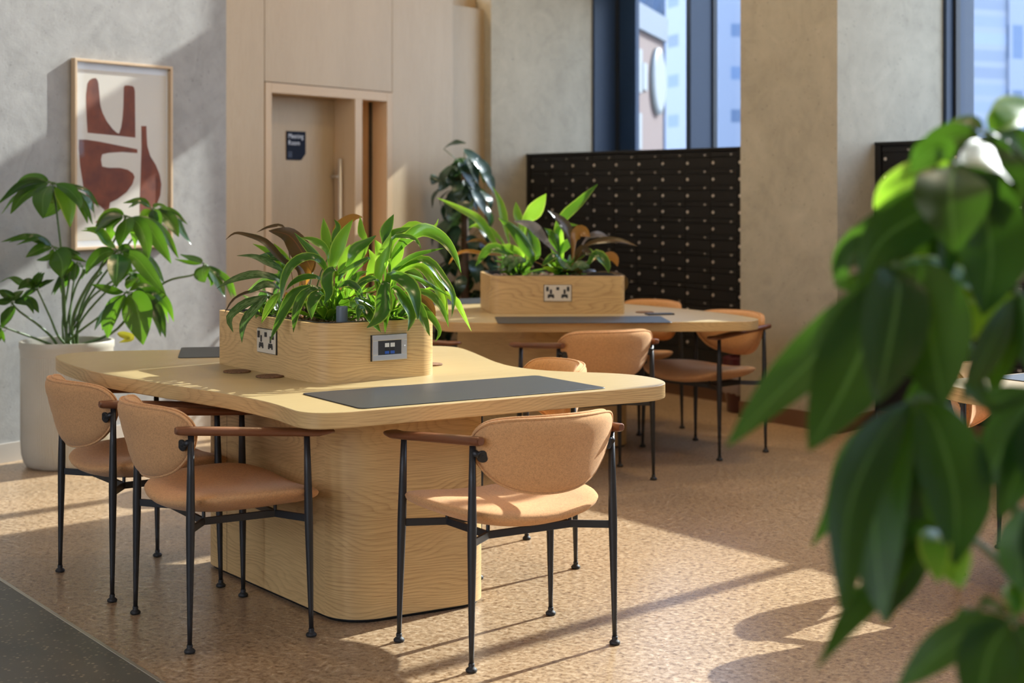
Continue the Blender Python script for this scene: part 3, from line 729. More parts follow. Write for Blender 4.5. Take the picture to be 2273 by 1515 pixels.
for (x, y, a, lab) in (
    (-0.948, 5.113, 31.4, 'tan armchair on the left side of the front desk, beside the wooden pedestal'),
    (-1.357, 5.714, 35.2, 'tan armchair on the left side of the front desk, nearest the ribbed pot'),
    (-0.035, 6.045, 200.0, 'tan armchair behind the front desk, only the top of its back above the desk'),
    (0.371, 7.74, 114.6, 'tan armchair seen from behind at the near side of the back desk'),
    (1.05, 8.566, 219.6, 'tan armchair at the right tip of the back desk, beside the red bin'),
    (0.69, 9.41, 221.0, 'tan armchair behind the back desk, right of its planter'),
    (-0.60, 8.12, 17.0, 'tan armchair on the left of the back desk, mostly hidden behind the front planter'),
    (1.943, 5.875, -32.0, 'tan armchair under the edge of the far right desk, behind the big leaves')):
    dup(chair, (x, y, 0), rz_of(a), lab)

# ---------------------------------------------------------------- desks
PED = Vector((-0.52, 5.64))                          # the pedestal's middle: origin of a desk
Z_T, Z_U = 0.74, 0.690
rim = [(-1.823, 6.300), (-1.835, 6.40), (-1.79, 6.49), (-1.697, 6.545), (-1.56, 6.58), (-1.40, 6.605), (-1.00, 6.67), (-0.62, 6.735), (-0.40, 6.765), (-0.285, 6.755),
       (-0.218, 6.68), (-0.165, 6.52), (-0.115, 6.33), (-0.06, 6.13), (0.005, 5.975), (0.10, 5.86), (0.21, 5.80), (0.33, 5.765), (0.43, 5.71), (0.505, 5.61), (0.532, 5.50), (0.515, 5.405), (0.455, 5.335),
       (0.33, 5.262), (0.14, 5.145), (-0.052, 5.022), (-0.437, 4.778), (-0.525, 4.727), (-0.588, 4.714), (-0.640, 4.744), (-0.683, 4.812), (-0.748, 4.925), (-0.835, 5.045), (-0.944, 5.173), (-1.06, 5.29), (-1.225, 5.455), (-1.44, 5.68), (-1.60, 5.895), (-1.74, 6.12)]
ped_c = [(-0.539, 5.071), (-0.045, 5.375), (-0.60, 6.16), (-1.222, 6.015)]
pl_c = [(-0.657, 5.411), (-0.275, 5.694), (-0.407, 6.194), (-1.151, 6.103)]
G_ANG = math.radians(33)
def build_desk(label):
    r = thing('desk', label, 'desk', (PED.x, PED.y, 0), 0, 'wavy edged oak desks')
    lp = [(p.x-PED.x, p.y-PED.y) for p in catmull(rim, 5, True)]
    if sum(lp[i][0]*lp[(i+1) % len(lp)][1]-lp[(i+1) % len(lp)][0]*lp[i][1] for i in range(len(lp))) < 0: lp.reverse()
    b = MB(); b.prism(lp, Z_U, Z_T, G_ANG, 0, 1); b.build('desktop', ['oak', 'oak_top'], r, 0.003, 2, sharp=45)
    c = round_poly([(x-PED.x, y-PED.y) for x, y in ped_c], [0.14, 0.14, 0.13, 0.13], 10)
    b = MB(); b.prism(c, 0.012, Z_U, G_ANG); b.build('pedestal', 'oak', r, sharp=45)
    c2 = offset_poly(c, 0.012); b = MB(); b.prism(c2, 0.0, 0.013); b.build('plinth', 'cabinet_dark', r)
    # the fine joints between the pedestal's veneer sheets
    b = MB()
    A, D, = Vector(ped_c[0]), Vector(ped_c[3]); dv = (D-A).normalized()
    for s_ in (0.235, 0.86):
        q = A+dv*s_-PED; nn = Vector((-dv.y, dv.x))*0.0006
        T = Matrix(((dv.x, nn.x, 0, q.x), (dv.y, nn.y, 0, q.y), (0, 0, 1, 0), (0, 0, 0, 1)))
        b.box((-0.0008, -0.3, 0.013), (0.0008, 0.6, Z_U), 2, 0, T)
    b.build('veneer_joint', 'cabinet_dark', r)
    return r
D1 = build_desk('pale oak desk with a wavy edge in front, on an oak pedestal')
def xf(rot, pivot_from, pivot_to):                   # a turn about one point that lands it on another
    a = math.radians(rot); ca, sa = math.cos(a), math.sin(a); f, t = Vector(pivot_from), Vector(pivot_to)
    def g(p):
        p = Vector(p)-f; return Vector((t.x+ca*p.x-sa*p.y, t.y+sa*p.x+ca*p.y))
    return g, a
X2, A2 = xf(173, (-0.407, 6.194), (-0.118, 8.545))
X3, A3 = xf(180, (0.321, 5.298), (1.698, 5.615))
p = X2(PED); D2 = dup(D1, (p.x, p.y, 0), A2, 'pale oak desk at the back, in front of the black mailboxes')
p = X3(PED); D3 = dup(D1, (p.x, p.y, 0), A3, 'pale oak desk at the right edge of the picture behind the big leaves')

# ---------------------------------------------------------------- planters on the desks
PZ0, PZ1 = Z_T, 0.945
PC = Vector((-0.62, 5.85))
def build_planter(label):
    r = thing('planter', label, 'planter', (PC.x, PC.y, PZ0), 0, 'oak planter boxes on the desks')
    c = round_poly([(x-PC.x, y-PC.y) for x, y in pl_c], [0.085, 0.10, 0.06, 0.03], 8); hgt = PZ1-PZ0
    inn = offset_poly(c, 0.022)
    b = MB(); b.prism(c, 0.0, hgt, G_ANG, caps=False)
    n = len(c); i0 = b.add([(x, y, hgt) for x, y in c]); i1 = b.add([(x, y, hgt) for x, y in inn])
    for k in range(n): b.face([i0+k, i0+(k+1) % n, i1+(k+1) % n, i1+k], None, 0)
    b.build('planter_box', 'oak', r, sharp=45)
    b = MB(); n = len(inn); z1 = hgt+0.003; zb = hgt-0.075; inn2 = offset_poly(c, 0.028); inn3 = offset_poly(c, 0.0205)
    j0, j1, j2, j3 = b.add([(x, y, hgt+0.0005) for x, y in inn3]), b.add([(x, y, z1) for x, y in inn3]), b.add([(x, y, z1) for x, y in inn2]), b.add([(x, y, zb) for x, y in inn2])
    for k in range(n):
        k2 = (k+1) % n
        for a_, c_ in ((j0, j1), (j1, j2), (j2, j3)): b.face([a_+k, a_+k2, c_+k2, c_+k], None, 0)
    b.build('liner', 'black_plastic', r)
    b = MB(); b.prism(offset_poly(c, 0.027), hgt-0.074, hgt-0.035); b.build('soil', 'soil', r)
    return r, c
PL1, pl_loop = build_planter('oak planter full of green plants on the front desk')
p = X2(PC); PL2 = dup(PL1, (p.x, p.y, PZ0), A2, 'oak planter full of plants on the back desk, before the mailboxes')
def on_face(A, B, s, z, out):                        # local matrix on the planter's face running A -> B: x along, y out of the face, z up
    A, B = Vector(A), Vector(B); d = (B-A).normalized(); n = Vector((d.y, -d.x))
    q = A+d*s-PC+n*out
    return Matrix(((d.x, n.x, 0, q.x), (d.y, n.y, 0, q.y), (0, 0, 1, z-PZ0), (0, 0, 0, 1)))
def uk_socket(parent, T, label):
    b = MB(); b.box((-0.076, 0, -0.045), (0.076, 0.003, 0.045), 0, 0, T); s = b.build('power_socket', 'black_plastic', parent); s['label'] = label
    b = MB(); b.box((-0.073, 0.003, -0.043), (0.073, 0.008, 0.043), 0, 0, T); b.build('face_plate', 'socket_face', s, 0.002)
    for sx in (-1, 1):
        b = MB()                                                                   # one outlet's three pin slots in their dark shutter
        b.box((sx*0.037-0.006, 0.0075, -0.004), (sx*0.037+0.006, 0.0088, 0.020), 0, 0, T)
        for kx in (-1, 1): b.box((sx*0.037+kx*0.0125-0.0055, 0.0075, -0.027), (sx*0.037+kx*0.0125+0.0055, 0.0088, -0.013), 0, 0, T)
        b.box((sx*0.037-0.016, 0.0074, -0.022), (sx*0.037+0.016, 0.0086, -0.006), 0, 0, T); b.build('pin_slots', 'black_plastic', s)
        b = MB(); b.box((sx*0.056-0.007, 0.0075, 0.010), (sx*0.056+0.007, 0.011, 0.035), 0, 0, T); b.build('rocker_switch', 'black_plastic', s, 0.001)
    b = MB(); b.box((-0.008, 0.0075, 0.016), (0.008, 0.0105, 0.033), 0, 0, T); b.build('charging_port', 'black_plastic', s, 0.001)
    return s
A, B_, C, Dd = pl_c
DAl = (Vector(A)-Vector(Dd)).length
uk_socket(PL1, on_face(Dd, A, DAl-0.398, 0.858, 0.0), 'double power socket with a brushed face plate')
T = on_face(A, B_, 0.274, 0.852, 0.0)
b = MB(); b.box((-0.074, 0, -0.046), (0.074, 0.004, 0.046), 0, 0, T); s = b.build('data_socket', 'black_plastic', PL1); s['label'] = 'steel framed data outlet with two blue ports'
b = MB()
for (x0, x1, z0, z1) in ((-0.072, 0.072, 0.025, 0.045), (-0.072, 0.072, -0.045, -0.025), (-0.072, -0.048, -0.025, 0.025), (0.048, 0.072, -0.025, 0.025)): b.box((x0, 0.004, z0), (x1, 0.010, z1), 0, 0, T)
b.build('face_plate', 'steel', s, 0.0015)
b = MB(); b.box((-0.048, 0.004, -0.025), (0.048, 0.0085, 0.025), 0, 0, T); b.build('insert', 'black_plastic', s)
for sx in (-0.0115, 0.0115):
    b = MB(); b.box((sx-0.0085, 0.0085, 0.002), (sx+0.0085, 0.0105, 0.016), 0, 0, T); b.box((sx-0.0085, 0.0085, -0.022), (sx+0.0085, 0.0095, -0.012), 0, 1, T)
    b.box((sx-0.0085, 0.0082, -0.012), (sx+0.0085, 0.0090, 0.000), 0, 2, T); b.build('data_port', ['clear_grey', 'blue_plastic', 'cabinet_dark'], s)
for sx in (-0.060, 0.060):
    b = MB(); b.disc(T @ Vector((sx, 0.0095, 0)), (T.to_3x3() @ Vector((0, 1, 0))), 0.0042, 0.0025, 12); b.build('screw', 'steel', s)
CDl = (Vector(C)-Vector(Dd)).length
inv = lambda q: None
# the back planter shows its socket on the long side
def x2_face_s(x):                                    # along C -> D for a pixel column on the back planter
    c2, d2 = X2(C), X2(Dd); dv = (d2-c2).normalized(); k = (x-CX)/F
    return (k*c2.y-c2.x)/(dv.x-dv.y*k)
uk_socket(PL2, on_face(C, Dd, x2_face_s(1238), 0.853, 0.0), 'double power socket on the long side')

# ---------------------------------------------------------------- things on the desks
def mat_poly(c4, r=0.022): return round_poly(c4, r, 6)
def desk_mat_obj(c4, label):
    c = Vector((sum(q[0] for q in c4)/4, sum(q[1] for q in c4)/4))
    if sum(c4[i][0]*c4[(i+1) % 4][1]-c4[(i+1) % 4][0]*c4[i][1] for i in range(4)) < 0: c4 = c4[::-1]
    b = MB(); b.prism([(x-c.x, y-c.y) for x, y in mat_poly(c4)], 0, 0.003)
    o = b.build('desk_mat', 'desk_leather', None, 0.0008, 1, sharp=40); o.location = (c.x, c.y, Z_T+0.0003)
    return tag(o, label, 'desk mat', 'dark leather desk mats')
def mat_q(px): return [tuple(on_plane(x, y, Z_T)[:2]) for x, y in px]
m1 = [(-0.690, 5.155), (-0.460, 4.793), (0.321, 5.298), (0.088, 5.660)]
m2 = []
o_ = Vector((-1.327, 6.26)); ux = Vector((math.cos(math.radians(10)), math.sin(math.radians(10)))); uy = Vector((-ux.y, ux.x))
m2 = [tuple(o_), tuple(o_+ux*0.88), tuple(o_+ux*0.88+uy*0.42), tuple(o_+uy*0.42)]
desk_mat_obj(m1, 'long dark grey leather mat at the near end of the front desk')
desk_mat_obj(m2, 'dark leather mat at the far left of the front desk, behind the planter')
desk_mat_obj([tuple(X2(q)) for q in m2], 'dark leather mat in front of the planter on the back desk')
desk_mat_obj([tuple(X2(q)) for q in m1], 'dark leather mat behind the planter on the back desk')
desk_mat_obj([tuple(X3(q)) for q in m1], 'dark leather mat on the desk at the right edge of the picture')
def coaster_obj(x, y, label, r=0.05):
    b = MB(); b.lathe([(r*0.97, 0), (r, 0.001), (r, 0.0045), (r*0.96, 0.0055)], 32); o = b.build('coaster', 'coaster_cork'); o.location = (x, y, Z_T+0.0003)
    return tag(o, label, 'coaster', 'round cork coasters')
q = on_plane(526, 825.4, Z_T); coaster_obj(q.x, q.y, 'cork coaster beside the front planter, the farther left of the pair')
q = on_plane(599, 836, Z_T); coaster_obj(q.x, q.y, 'cork coaster beside the front planter, nearer the leather mat')
coaster_obj(-0.315, 6.02, 'cork coaster half hidden behind the right corner of the front planter')
q = on_plane(1431, 693.5, Z_T); coaster_obj(q.x, q.y, 'cork coaster on the back desk beside the dark phone')
q = on_plane(1464, 698, Z_T)
b = MB(); b.prism(round_poly([(-0.075, -0.036), (0.075, -0.036), (0.075, 0.036), (-0.075, 0.036)], 0.008, 4), 0, 0.008); o = b.build('phone', 'black_plastic', None, 0.0015, 2, sharp=40)
o.location = (q.x, q.y, Z_T+0.0003); o.rotation_euler = (0, 0, 0.25); tag(o, 'black phone lying on the back desk right of the planter', 'phone')

# ---------------------------------------------------------------- clay pebbles and the watering tube
def inside(p, poly):
    c = False; n = len(poly)
    for i in range(n):
        a, b2 = poly[i], poly[i-1]
        if (a[1] > p[1]) != (b2[1] > p[1]) and p[0] < (b2[0]-a[0])*(p[1]-a[1])/(b2[1]-a[1])+a[0]: c = not c
    return c
def ico(mb, c, r, sq, rnd):
    t = (1+5**.5)/2; vs = [(-1, t, 0), (1, t, 0), (-1, -t, 0), (1, -t, 0), (0, -1, t), (0, 1, t), (0, -1, -t), (0, 1, -t), (t, 0, -1), (t, 0, 1), (-t, 0, -1), (-t, 0, 1)]
    fs = [(0, 11, 5), (0, 5, 1), (0, 1, 7), (0, 7, 10), (0, 10, 11), (1, 5, 9), (5, 11, 4), (11, 10, 2), (10, 7, 6), (7, 1, 8), (3, 9, 4), (3, 4, 2), (3, 2, 6), (3, 6, 8), (3, 8, 9), (4, 9, 5), (2, 4, 11), (6, 2, 10), (8, 6, 7), (9, 8, 1)]
    V = [Vector(v).normalized() for v in vs]; F2 = []; cache = {}
    def midp(a, b2):
        k = (min(a, b2), max(a, b2))
        if k not in cache: V.append(((V[a]+V[b2])/2).normalized()); cache[k] = len(V)-1
        return cache[k]
    for a, b2, d in fs:
        x, y, z = midp(a, b2), midp(b2, d), midp(d, a); F2 += [(a, x, z), (b2, y, x), (d, z, y), (x, y, z)]
    i = mb.add([(c[0]+v.x*r*sq[0], c[1]+v.y*r*sq[1], c[2]+v.z*r*sq[2]) for v in V])
    for f in F2: mb.face([i+k for k in f], [(0, 0)]*3, 0, True)
rnd = random.Random(11)
b = MB(); inl = offset_poly(pl_loop, 0.036); cnt = 0
while cnt < 900:
    x, y = rnd.uniform(-0.6, 0.45), rnd.uniform(-0.5, 0.4)
    if not inside((x, y), inl): continue
    r_ = rnd.uniform(0.006, 0.0105); ico(b, (x, y, -0.030+rnd.uniform(-0.004, 0.012)), r_, (rnd.uniform(.85, 1.2), rnd.uniform(.85, 1.2), rnd.uniform(.75, 1.0)), rnd); cnt += 1
peb = b.build('clay_pebbles', 'clay_pebble'); peb.location = (PC.x, PC.y, PZ1); tag(peb, 'brown clay pebbles covering the soil of the front planter', 'pebbles', kind='stuff')
p = X2(PC); pe2 = peb.copy(); COL.objects.link(pe2); pe2.location = (p.x, p.y, PZ1); pe2.rotation_euler = (0, 0, A2); pe2['label'] = 'brown clay pebbles covering the soil of the back planter'
b = MB(); b.lathe([(0.0205, 0), (0.0205, 0.098), (0.0185, 0.099), (0.0178, 0.098), (0.0178, 0.02), (0.0, 0.02)], 24, cap=False); o = b.build('watering_tube', 'tube_grey', sharp=40)
o.location = (-0.598, 5.545, 0.900); tag(o, 'short grey plastic tube standing in the pebbles of the front planter', 'tube')
q = at(1152, 607, 8.75)
b = MB(); b.box((-0.022, -0.012, 0), (0.022, 0.012, 0.022)); b.box((0.006, -0.0125, 0.008), (0.016, -0.0118, 0.016), mat=1); M['led_red'] = plain('led_red', (0.5, 0.02, 0.02), 0.4)
o = b.build('moisture_sensor', ['black_plastic', 'led_red'], None, 0.001); o.location = (q.x, q.y, 0.925); tag(o, 'small black sensor with a red mark in the back planter', 'sensor')

# ---------------------------------------------------------------- framed print on the left wall
fr = thing('framed_print', 'abstract rust brown print in a thin oak frame on the grey wall', 'picture', tuple(wl(0.826, 0.0, 1.605)))
T = Matrix(((LD.x, LN.x, 0, 0), (LD.y, LN.y, 0, 0), (0, 0, 1, 0), (0, 0, 0, 1)))
fw, fh, bw, dp = 0.362, 0.520, 0.016, 0.036
b = MB()
b.box((-fw, 0.002, fh-bw), (fw, dp, fh), 0, 0, T); b.box((-fw, 0.002, -fh), (fw, dp, -fh+bw), 0, 0, T)
b.box((-fw, 0.002, -fh+bw), (-fw+bw, dp, fh-bw), 2, 0, T); b.box((fw-bw, 0.002, -fh+bw), (fw, dp, fh-bw), 2, 0, T)
b.build('frame', 'oak_frame', fr, 0.0015)
b = MB(); b.box((-fw+bw, 0.004, -fh+bw), (fw-bw, 0.012, fh-bw), 0, 0, T); b.build('mount', 'print_white', fr)
b = MB(); b.box((-fw+0.034, 0.012, -fh+0.05), (fw-0.034, 0.0128, fh-0.055), 0, 0, T); b.build('paper', 'print_cream', fr)
def art(px, sc_, close=True):
    pts = []
    for x, y in px:
        t, z = wl_px(x/sc_, y/sc_, 0.013); pts.append((t-0.826, z-1.605))
    return pts
shapes = [
 (art([(701, 1062), (694, 950), (690, 850), (689, 760), (700, 668), (716, 643), (738, 628), (766, 624), (780, 640), (788, 665), (795, 735), (803, 840), (822, 905), (855, 970), (900, 1030), (935, 1062), (953, 1070), (970, 1020), (982, 940), (988, 850), (991, 700), (998, 685), (1020, 683), (1060, 688), (1074, 700), (1080, 730), (1082, 900), (1084, 1102), (900, 1082)], 3.6077), 1),
 (art([(349, 617), (378, 617), (440, 626), (520, 642), (608, 660), (608, 677), (540, 672), (480, 676), (452, 683), (447, 705), (452, 736), (480, 742), (530, 742), (565, 750), (588, 766), (596, 782), (586, 815), (560, 850), (520, 880), (487, 896), (482, 925), (490, 955), (520, 985), (420, 985), (448, 955), (462, 928), (440, 908), (405, 898), (388, 878), (368, 820), (354, 730), (349, 660)], 1.9934), 1),
 (art([(625, 557), (648, 557), (649, 600), (652, 645), (665, 690), (690, 730), (706, 770), (714, 815), (709, 865), (692, 908), (662, 944), (619, 962), (618, 900), (622, 780), (626, 650)], 1.9934), 1)]
for pts, _ in shapes:
    b = MB()
    if sum(pts[i][0]*pts[(i+1) % len(pts)][1]-pts[(i+1) % len(pts)][0]*pts[i][1] for i in range(len(pts))) > 0: pts = pts[::-1]
    i = b.add([T @ Vector((u, 0.0134, w)) for u, w in pts]); n = len(pts)
    i2 = b.add([T @ Vector((u, 0.0126, w)) for u, w in pts])
    b.face([i+k for k in range(n)], None, 0)
    for k in range(n): b.face([i+k, i2+k, i2+(k+1) % n, i+(k+1) % n], None, 0)
    o = b.build('printed_shape', 'print_rust', fr); o['label'] = 'rust brown printed shape'
b = MB(); b.box((-fw+bw, 0.024, -fh+bw), (fw-bw, 0.026, fh-bw), 0, 0, T); b.build('glazing', 'picture_glass', fr)

# ---------------------------------------------------------------- door sign
(t0, z1), (t1, z0) = wl_px(636.5, 291, -0.17), wl_px(678.5, 354, -0.17)
z1 = 1.797; z0 = 1.610
ds = thing('door_sign', 'dark navy sign lettered Meeting Room on the oak door', 'sign', tuple(wl((t0+t1)/2, -0.176, (z0+z1)/2)))
hw, hh, ch = (t1-t0)/2, (z1-z0)/2, 0.042
poly = [(-hw, -hh), (hw-ch, -hh), (hw, -hh+ch), (hw, hh), (-hw, hh)]
b = MB(); i = b.add([T @ Vector((x, 0.0005, z)) for x, z in poly]+[T @ Vector((x, 0.006, z)) for x, z in poly]); n = 5
b.face([i+n+k for k in reversed(range(n))], None, 0)
for k in range(n): b.face([i+k, i+n+k, i+n+(k+1) % n, i+(k+1) % n], None, 0)
b.build('sign_plate', 'sign_navy', ds)
b = MB(); ux, uz = Vector((LD.x, LD.y, 0)), Vector((0, 0, 1))
text(b, 'Meeting', T @ Vector((-hw+0.014, 0.0066, hh-0.046)), ux, uz, 0.044, 0); text(b, 'Room', T @ Vector((-hw+0.014, 0.0066, hh-0.090)), ux, uz, 0.044, 0)
b.build('lettering', 'sign_white', ds)
b = MB()
for (x0, x1, a0, a1) in ((0, 0.034, 0.030, 0.034), (0, 0.034, 0, 0.004), (0, 0.004, 0.004, 0.030), (0.030, 0.034, 0.004, 0.030), (0.010, 0.024, 0.012, 0.020)):
    b.box((-hw+0.016+x0, 0.006, -hh+0.018+a0), (-hw+0.016+x1, 0.0066, -hh+0.018+a1), 0, 0, T)
b.build('pictogram', 'sign_grey', ds)

# ---------------------------------------------------------------- mailbox cabinets
NC, CP, RP, ROWS = 7.2, 0.256, 0.1106, 12
def cabinet(name_lab, s_left, cols, first, show, skip):
    """s_left: where the bank begins along the window side; show: columns with doors of their own, from the left"""
    w = cols*CP+0.11
    r = thing('mailbox_cabinet', name_lab, 'mailboxes', tuple(rw(s_left, NC)), 0, 'black mailbox cabinets along the window side')
    T = Matrix(((SD.x, ND.x, 0, 0), (SD.y, ND.y, 0, 0), (0, 0, 1, 0), (0, 0, 0, 1)))
    ztop = 1.697; zr1 = 1.668; zr0 = zr1-ROWS*RP
    b = MB(); b.box((0, 0.022, 0.10), (w, 0.48, ztop-0.02), 0, 1, T)
    b.box((0, -0.004, ztop-0.02), (w, 0.52, ztop), 0, 0, T); b.box((0, 0.0, 0.10), (0.042, 0.022, ztop-0.02), 0, 0, T); b.box((w-0.042, 0.0, 0.10), (w, 0.022, ztop-0.02), 0, 0, T)
    b.box((0.042, 0.0, 0.10), (w-0.042, 0.022, zr0-0.004), 0, 0, T)
    b.build('cabinet_body', ['cabinet_black', 'cabinet_dark'], r, 0.002)
    b = MB(); b.box((0.0, 0.03, 0.0), (w, 0.46, 0.10), 0, 0, T); b.build('plinth', 'skirting_wood', r)
    def door_mb(mb, c, k):
        x0 = 0.055+c*CP; z1 = zr1-k*RP; z0 = z1-RP
        g_ = 0.0022
        mb.box((x0+g_, 0.004, z0+g_), (x0+CP-g_, 0.022, z1-0.034), 0, 0, T)          # lower leaf
        mb.box((x0+g_, 0.000, z1-0.031), (x0+CP-g_, 0.022, z1-g_), 0, 0, T)          # letter flap
        num = str(first+c*ROWS+k)
        text(mb, num, T @ Vector((x0+CP-0.055, -0.0008, z1-0.027)), Vector((SD.x, SD.y, 0)), Vector((0, 0, 1)), 0.020, 1, 0.5)
        return x0, z0, z1
    lockme = None
    rest = MB()
    for c in range(cols):
        for k in range(ROWS):
            if c < show and k < skip:
                b = MB(); x0, z0, z1 = door_mb(b, c, k); d = b.build('mailbox_door', ['cabinet_black', 'number_white'], r)
                if lockme is None:
                    lb = MB(); ax = Vector((-ND.x, -ND.y, 0)); lb.disc((0, 0, 0), ax, 0.0105, 0.006, 14)
                    kb = Vector((SD.x, SD.y, 0))
                    o = lb.build('lock', 'nickel', d); lockme = o.data
                else:
                    o = bpy.data.objects.new('lock', lockme); COL.objects.link(o); o.parent = d
                o.location = T @ Vector((x0+0.024, 0.004, z0+0.038))
            else:
                x0, z0, z1 = door_mb(rest, c, k)
                rest.disc(T @ Vector((x0+0.024, 0.004, z0+0.038)), Vector((-ND.x, -ND.y, 0)), 0.0105, 0.006, 10, 2)
    if rest.v:
        o = rest.build('mailbox_doors', ['cabinet_black', 'number_white', 'nickel'], r); o['kind'] = 'stuff'
    return r
s1 = -PITCH+P_W-RN*0.27+0.006
cabinet('black bank of numbered mailboxes behind the back desk, left of the pillar', s1, 10, 1, 9, 11)
cabinet('black bank of numbered mailboxes at the right, behind the big leaves', s1+PITCH, 10, 121, 6, 12)

# ---------------------------------------------------------------- red bin
q = rw(-0.165, 7.03)
bn = thing('waste_bin', 'dark red waste bin with a clear liner beside the broad pillar', 'bin', (q.x, q.y, 0))
b = MB(); b.lathe([(0.098, 0.0), (0.104, 0.004), (0.130, 0.235), (0.132, 0.238)], 32); b.build('bin_body', 'bin_red', bn)
b = MB(); b.lathe([(0.128, 0.236), (0.140, 0.240), (0.141, 0.256), (0.137, 0.300), (0.133, 0.345), (0.120, 0.352), (0.09, 0.353), (0.088, 0.34), (0.0, 0.33)], 32, cap=False); b.build('bin_lid', 'bin_red', bn, sharp=40)
rows, uvs = [], []; rnd = random.Random(5); jit = [rnd.uniform(-1, 1) for _ in range(40)]
for i, z in enumerate((0.246, 0.230, 0.200, 0.170, 0.140, 0.122)):
    rows.append([((0.1375+0.006*math.sin(i*0.9)+0.005*jit[j]*(i/5))*math.cos(2*PI*j/40), (0.1375+0.006*math.sin(i*0.9)+0.005*jit[j]*(i/5))*math.sin(2*PI*j/40), z+0.010*jit[(j*7) % 40]*(i/5)) for j in range(40)]); uvs.append([(0, 0)]*40)
b = MB(); b.strip(rows, uvs, 0, True); b.build('bin_liner', 'bin_liner', bn)

# ---------------------------------------------------------------- ribbed pot
POT = Vector((-2.285, 8.095))
def ribbed_pot(label, loc, R, Hh, ribs, name='plant_pot'):
    r = thing(name, label, 'plant pot', loc)
    prof = [(0.80, 0.0), (0.86, 0.012), (0.925, 0.045), (0.968, 0.105), (0.985, 0.18), (0.99, 0.40), (0.99, 0.885)]
    rows, uvs = [], []; n = ribs*6
    for (f, zf) in prof:
        row = []
        for j in range(n):
            a = 2*PI*j/n; am = 0.0065*min(1, zf*12)*(1 if zf < 0.87 else 0.3)
            rr = R*f - am*(abs(math.sin(PI*j/6))**0.6 if True else 0)
            row.append((rr*math.cos(a), rr*math.sin(a), zf*Hh))
        rows.append(row); uvs.append([(0, 0)]*n)
    b = MB(); bi = b.strip(rows, uvs, 0, True); b.face([bi[0]+j for j in reversed(range(n))], None, 0)
    b.build('pot_body', 'pot_cream', r)
    b = MB(); b.lathe([(R*0.985, Hh*0.883), (R*1.0, Hh*0.895), (R*1.0, Hh*0.935), (R*1.022, Hh*0.95), (R*1.022, Hh*0.992), (R*1.01, Hh), (R*0.955, Hh), (R*0.945, Hh*0.985), (R*0.93, Hh*0.88)], 64, cap=False); b.build('rim', 'pot_cream', r, sharp=35)
    b = MB(); b.lathe([(R*0.93, Hh*0.90), (R*0.6, Hh*0.915), (0.0, Hh*0.92)], 32, cap=False); b.build('soil', 'soil', r)
    return r
ribbed_pot('tall cream ribbed pot at the left, by the grey wall', (POT.x, POT.y, 0), 0.232, 0.640, 112)
# ================================================================ PLANTS
rnd = random.Random(21)
def leaf(mb, pts, width, nrm=None, kind='strap', stalk=0.0, fold=0.22, wave=0.05, mat=0, nseg=16, twist=0.0, ph=0.0):
    """a leaf blade along pts; the first `stalk` share of its length is narrow"""
    P = catmull(pts, max(3, nseg//(len(pts)-1)))
    L = [0.0]
    for i in range(1, len(P)): L.append(L[-1]+(P[i]-P[i-1]).length)
    tot = L[-1] or 1.0
    n0 = Vector(nrm) if nrm is not None else Vector((0, -0.7, 0.7))
    rows, uvs = [], []; cols = (-1, -0.55, 0, 0.55, 1); side0 = None
    for i, p in enumerate(P):
        t = L[i]/tot; T = (P[min(i+1, len(P)-1)]-P[max(i-1, 0)]).normalized()
        nn = n0 - T*n0.dot(T)
        if nn.length < 0.15 and side0 is not None: s = (side0-T*side0.dot(T)).normalized()
        else: s = T.cross(nn.normalized() if nn.length > 1e-6 else Vector((1, 0, 0))).normalized()
        if side0 is not None:
            if s.dot(side0) < 0: s = -s
            s = (s*0.6+side0*0.4); s = (s-T*s.dot(T)).normalized()
        side0 = s
        up = s.cross(T).normalized()
        a = twist*t; s2 = s*math.cos(a)+up*math.sin(a); up2 = up*math.cos(a)-s*math.sin(a)
        if stalk and t < stalk: w = 0.10+0.28*(t/stalk)**3
        else:
            q = (t-stalk)/(1-stalk) if stalk < 1 else 1
            if kind == 'strap': w = min(1.0, (0.38 if stalk else 0.30)+1.6*q)*(1-max(0, (q-0.42)/0.58)**1.7)
            elif kind == 'ovate': w = max(0.0, math.sin(PI*min(1, q**0.80)))**0.72*(1-0.35*q**3)
            else: w = max(0.0, math.sin(PI*min(1, q**0.95)))**0.78*(1-0.2*q**4)
            if q > 0.985: w = 0.0
            if kind == 'ovate' and q > 0.88: w = min(w, 0.30*(1-q)/0.12*1.1+0.02)
        w = max(w, 0.02)*width/2; row = []; u = []
        for c in cols:
            lift = fold*abs(c)*w + wave*width*abs(c)*math.sin(t*15+ph+(1.7 if c > 0 else 0))*0.5
            row.append(p+s2*c*w+up2*lift); u.append((t, (c+1)/2))
        rows.append(row); uvs.append(u)
    mb.strip(rows, uvs, mat)
def rn(s=0.35): return (rnd.uniform(-s, s), -0.75+rnd.uniform(-.15, .15), 0.62+rnd.uniform(-.2, .2))

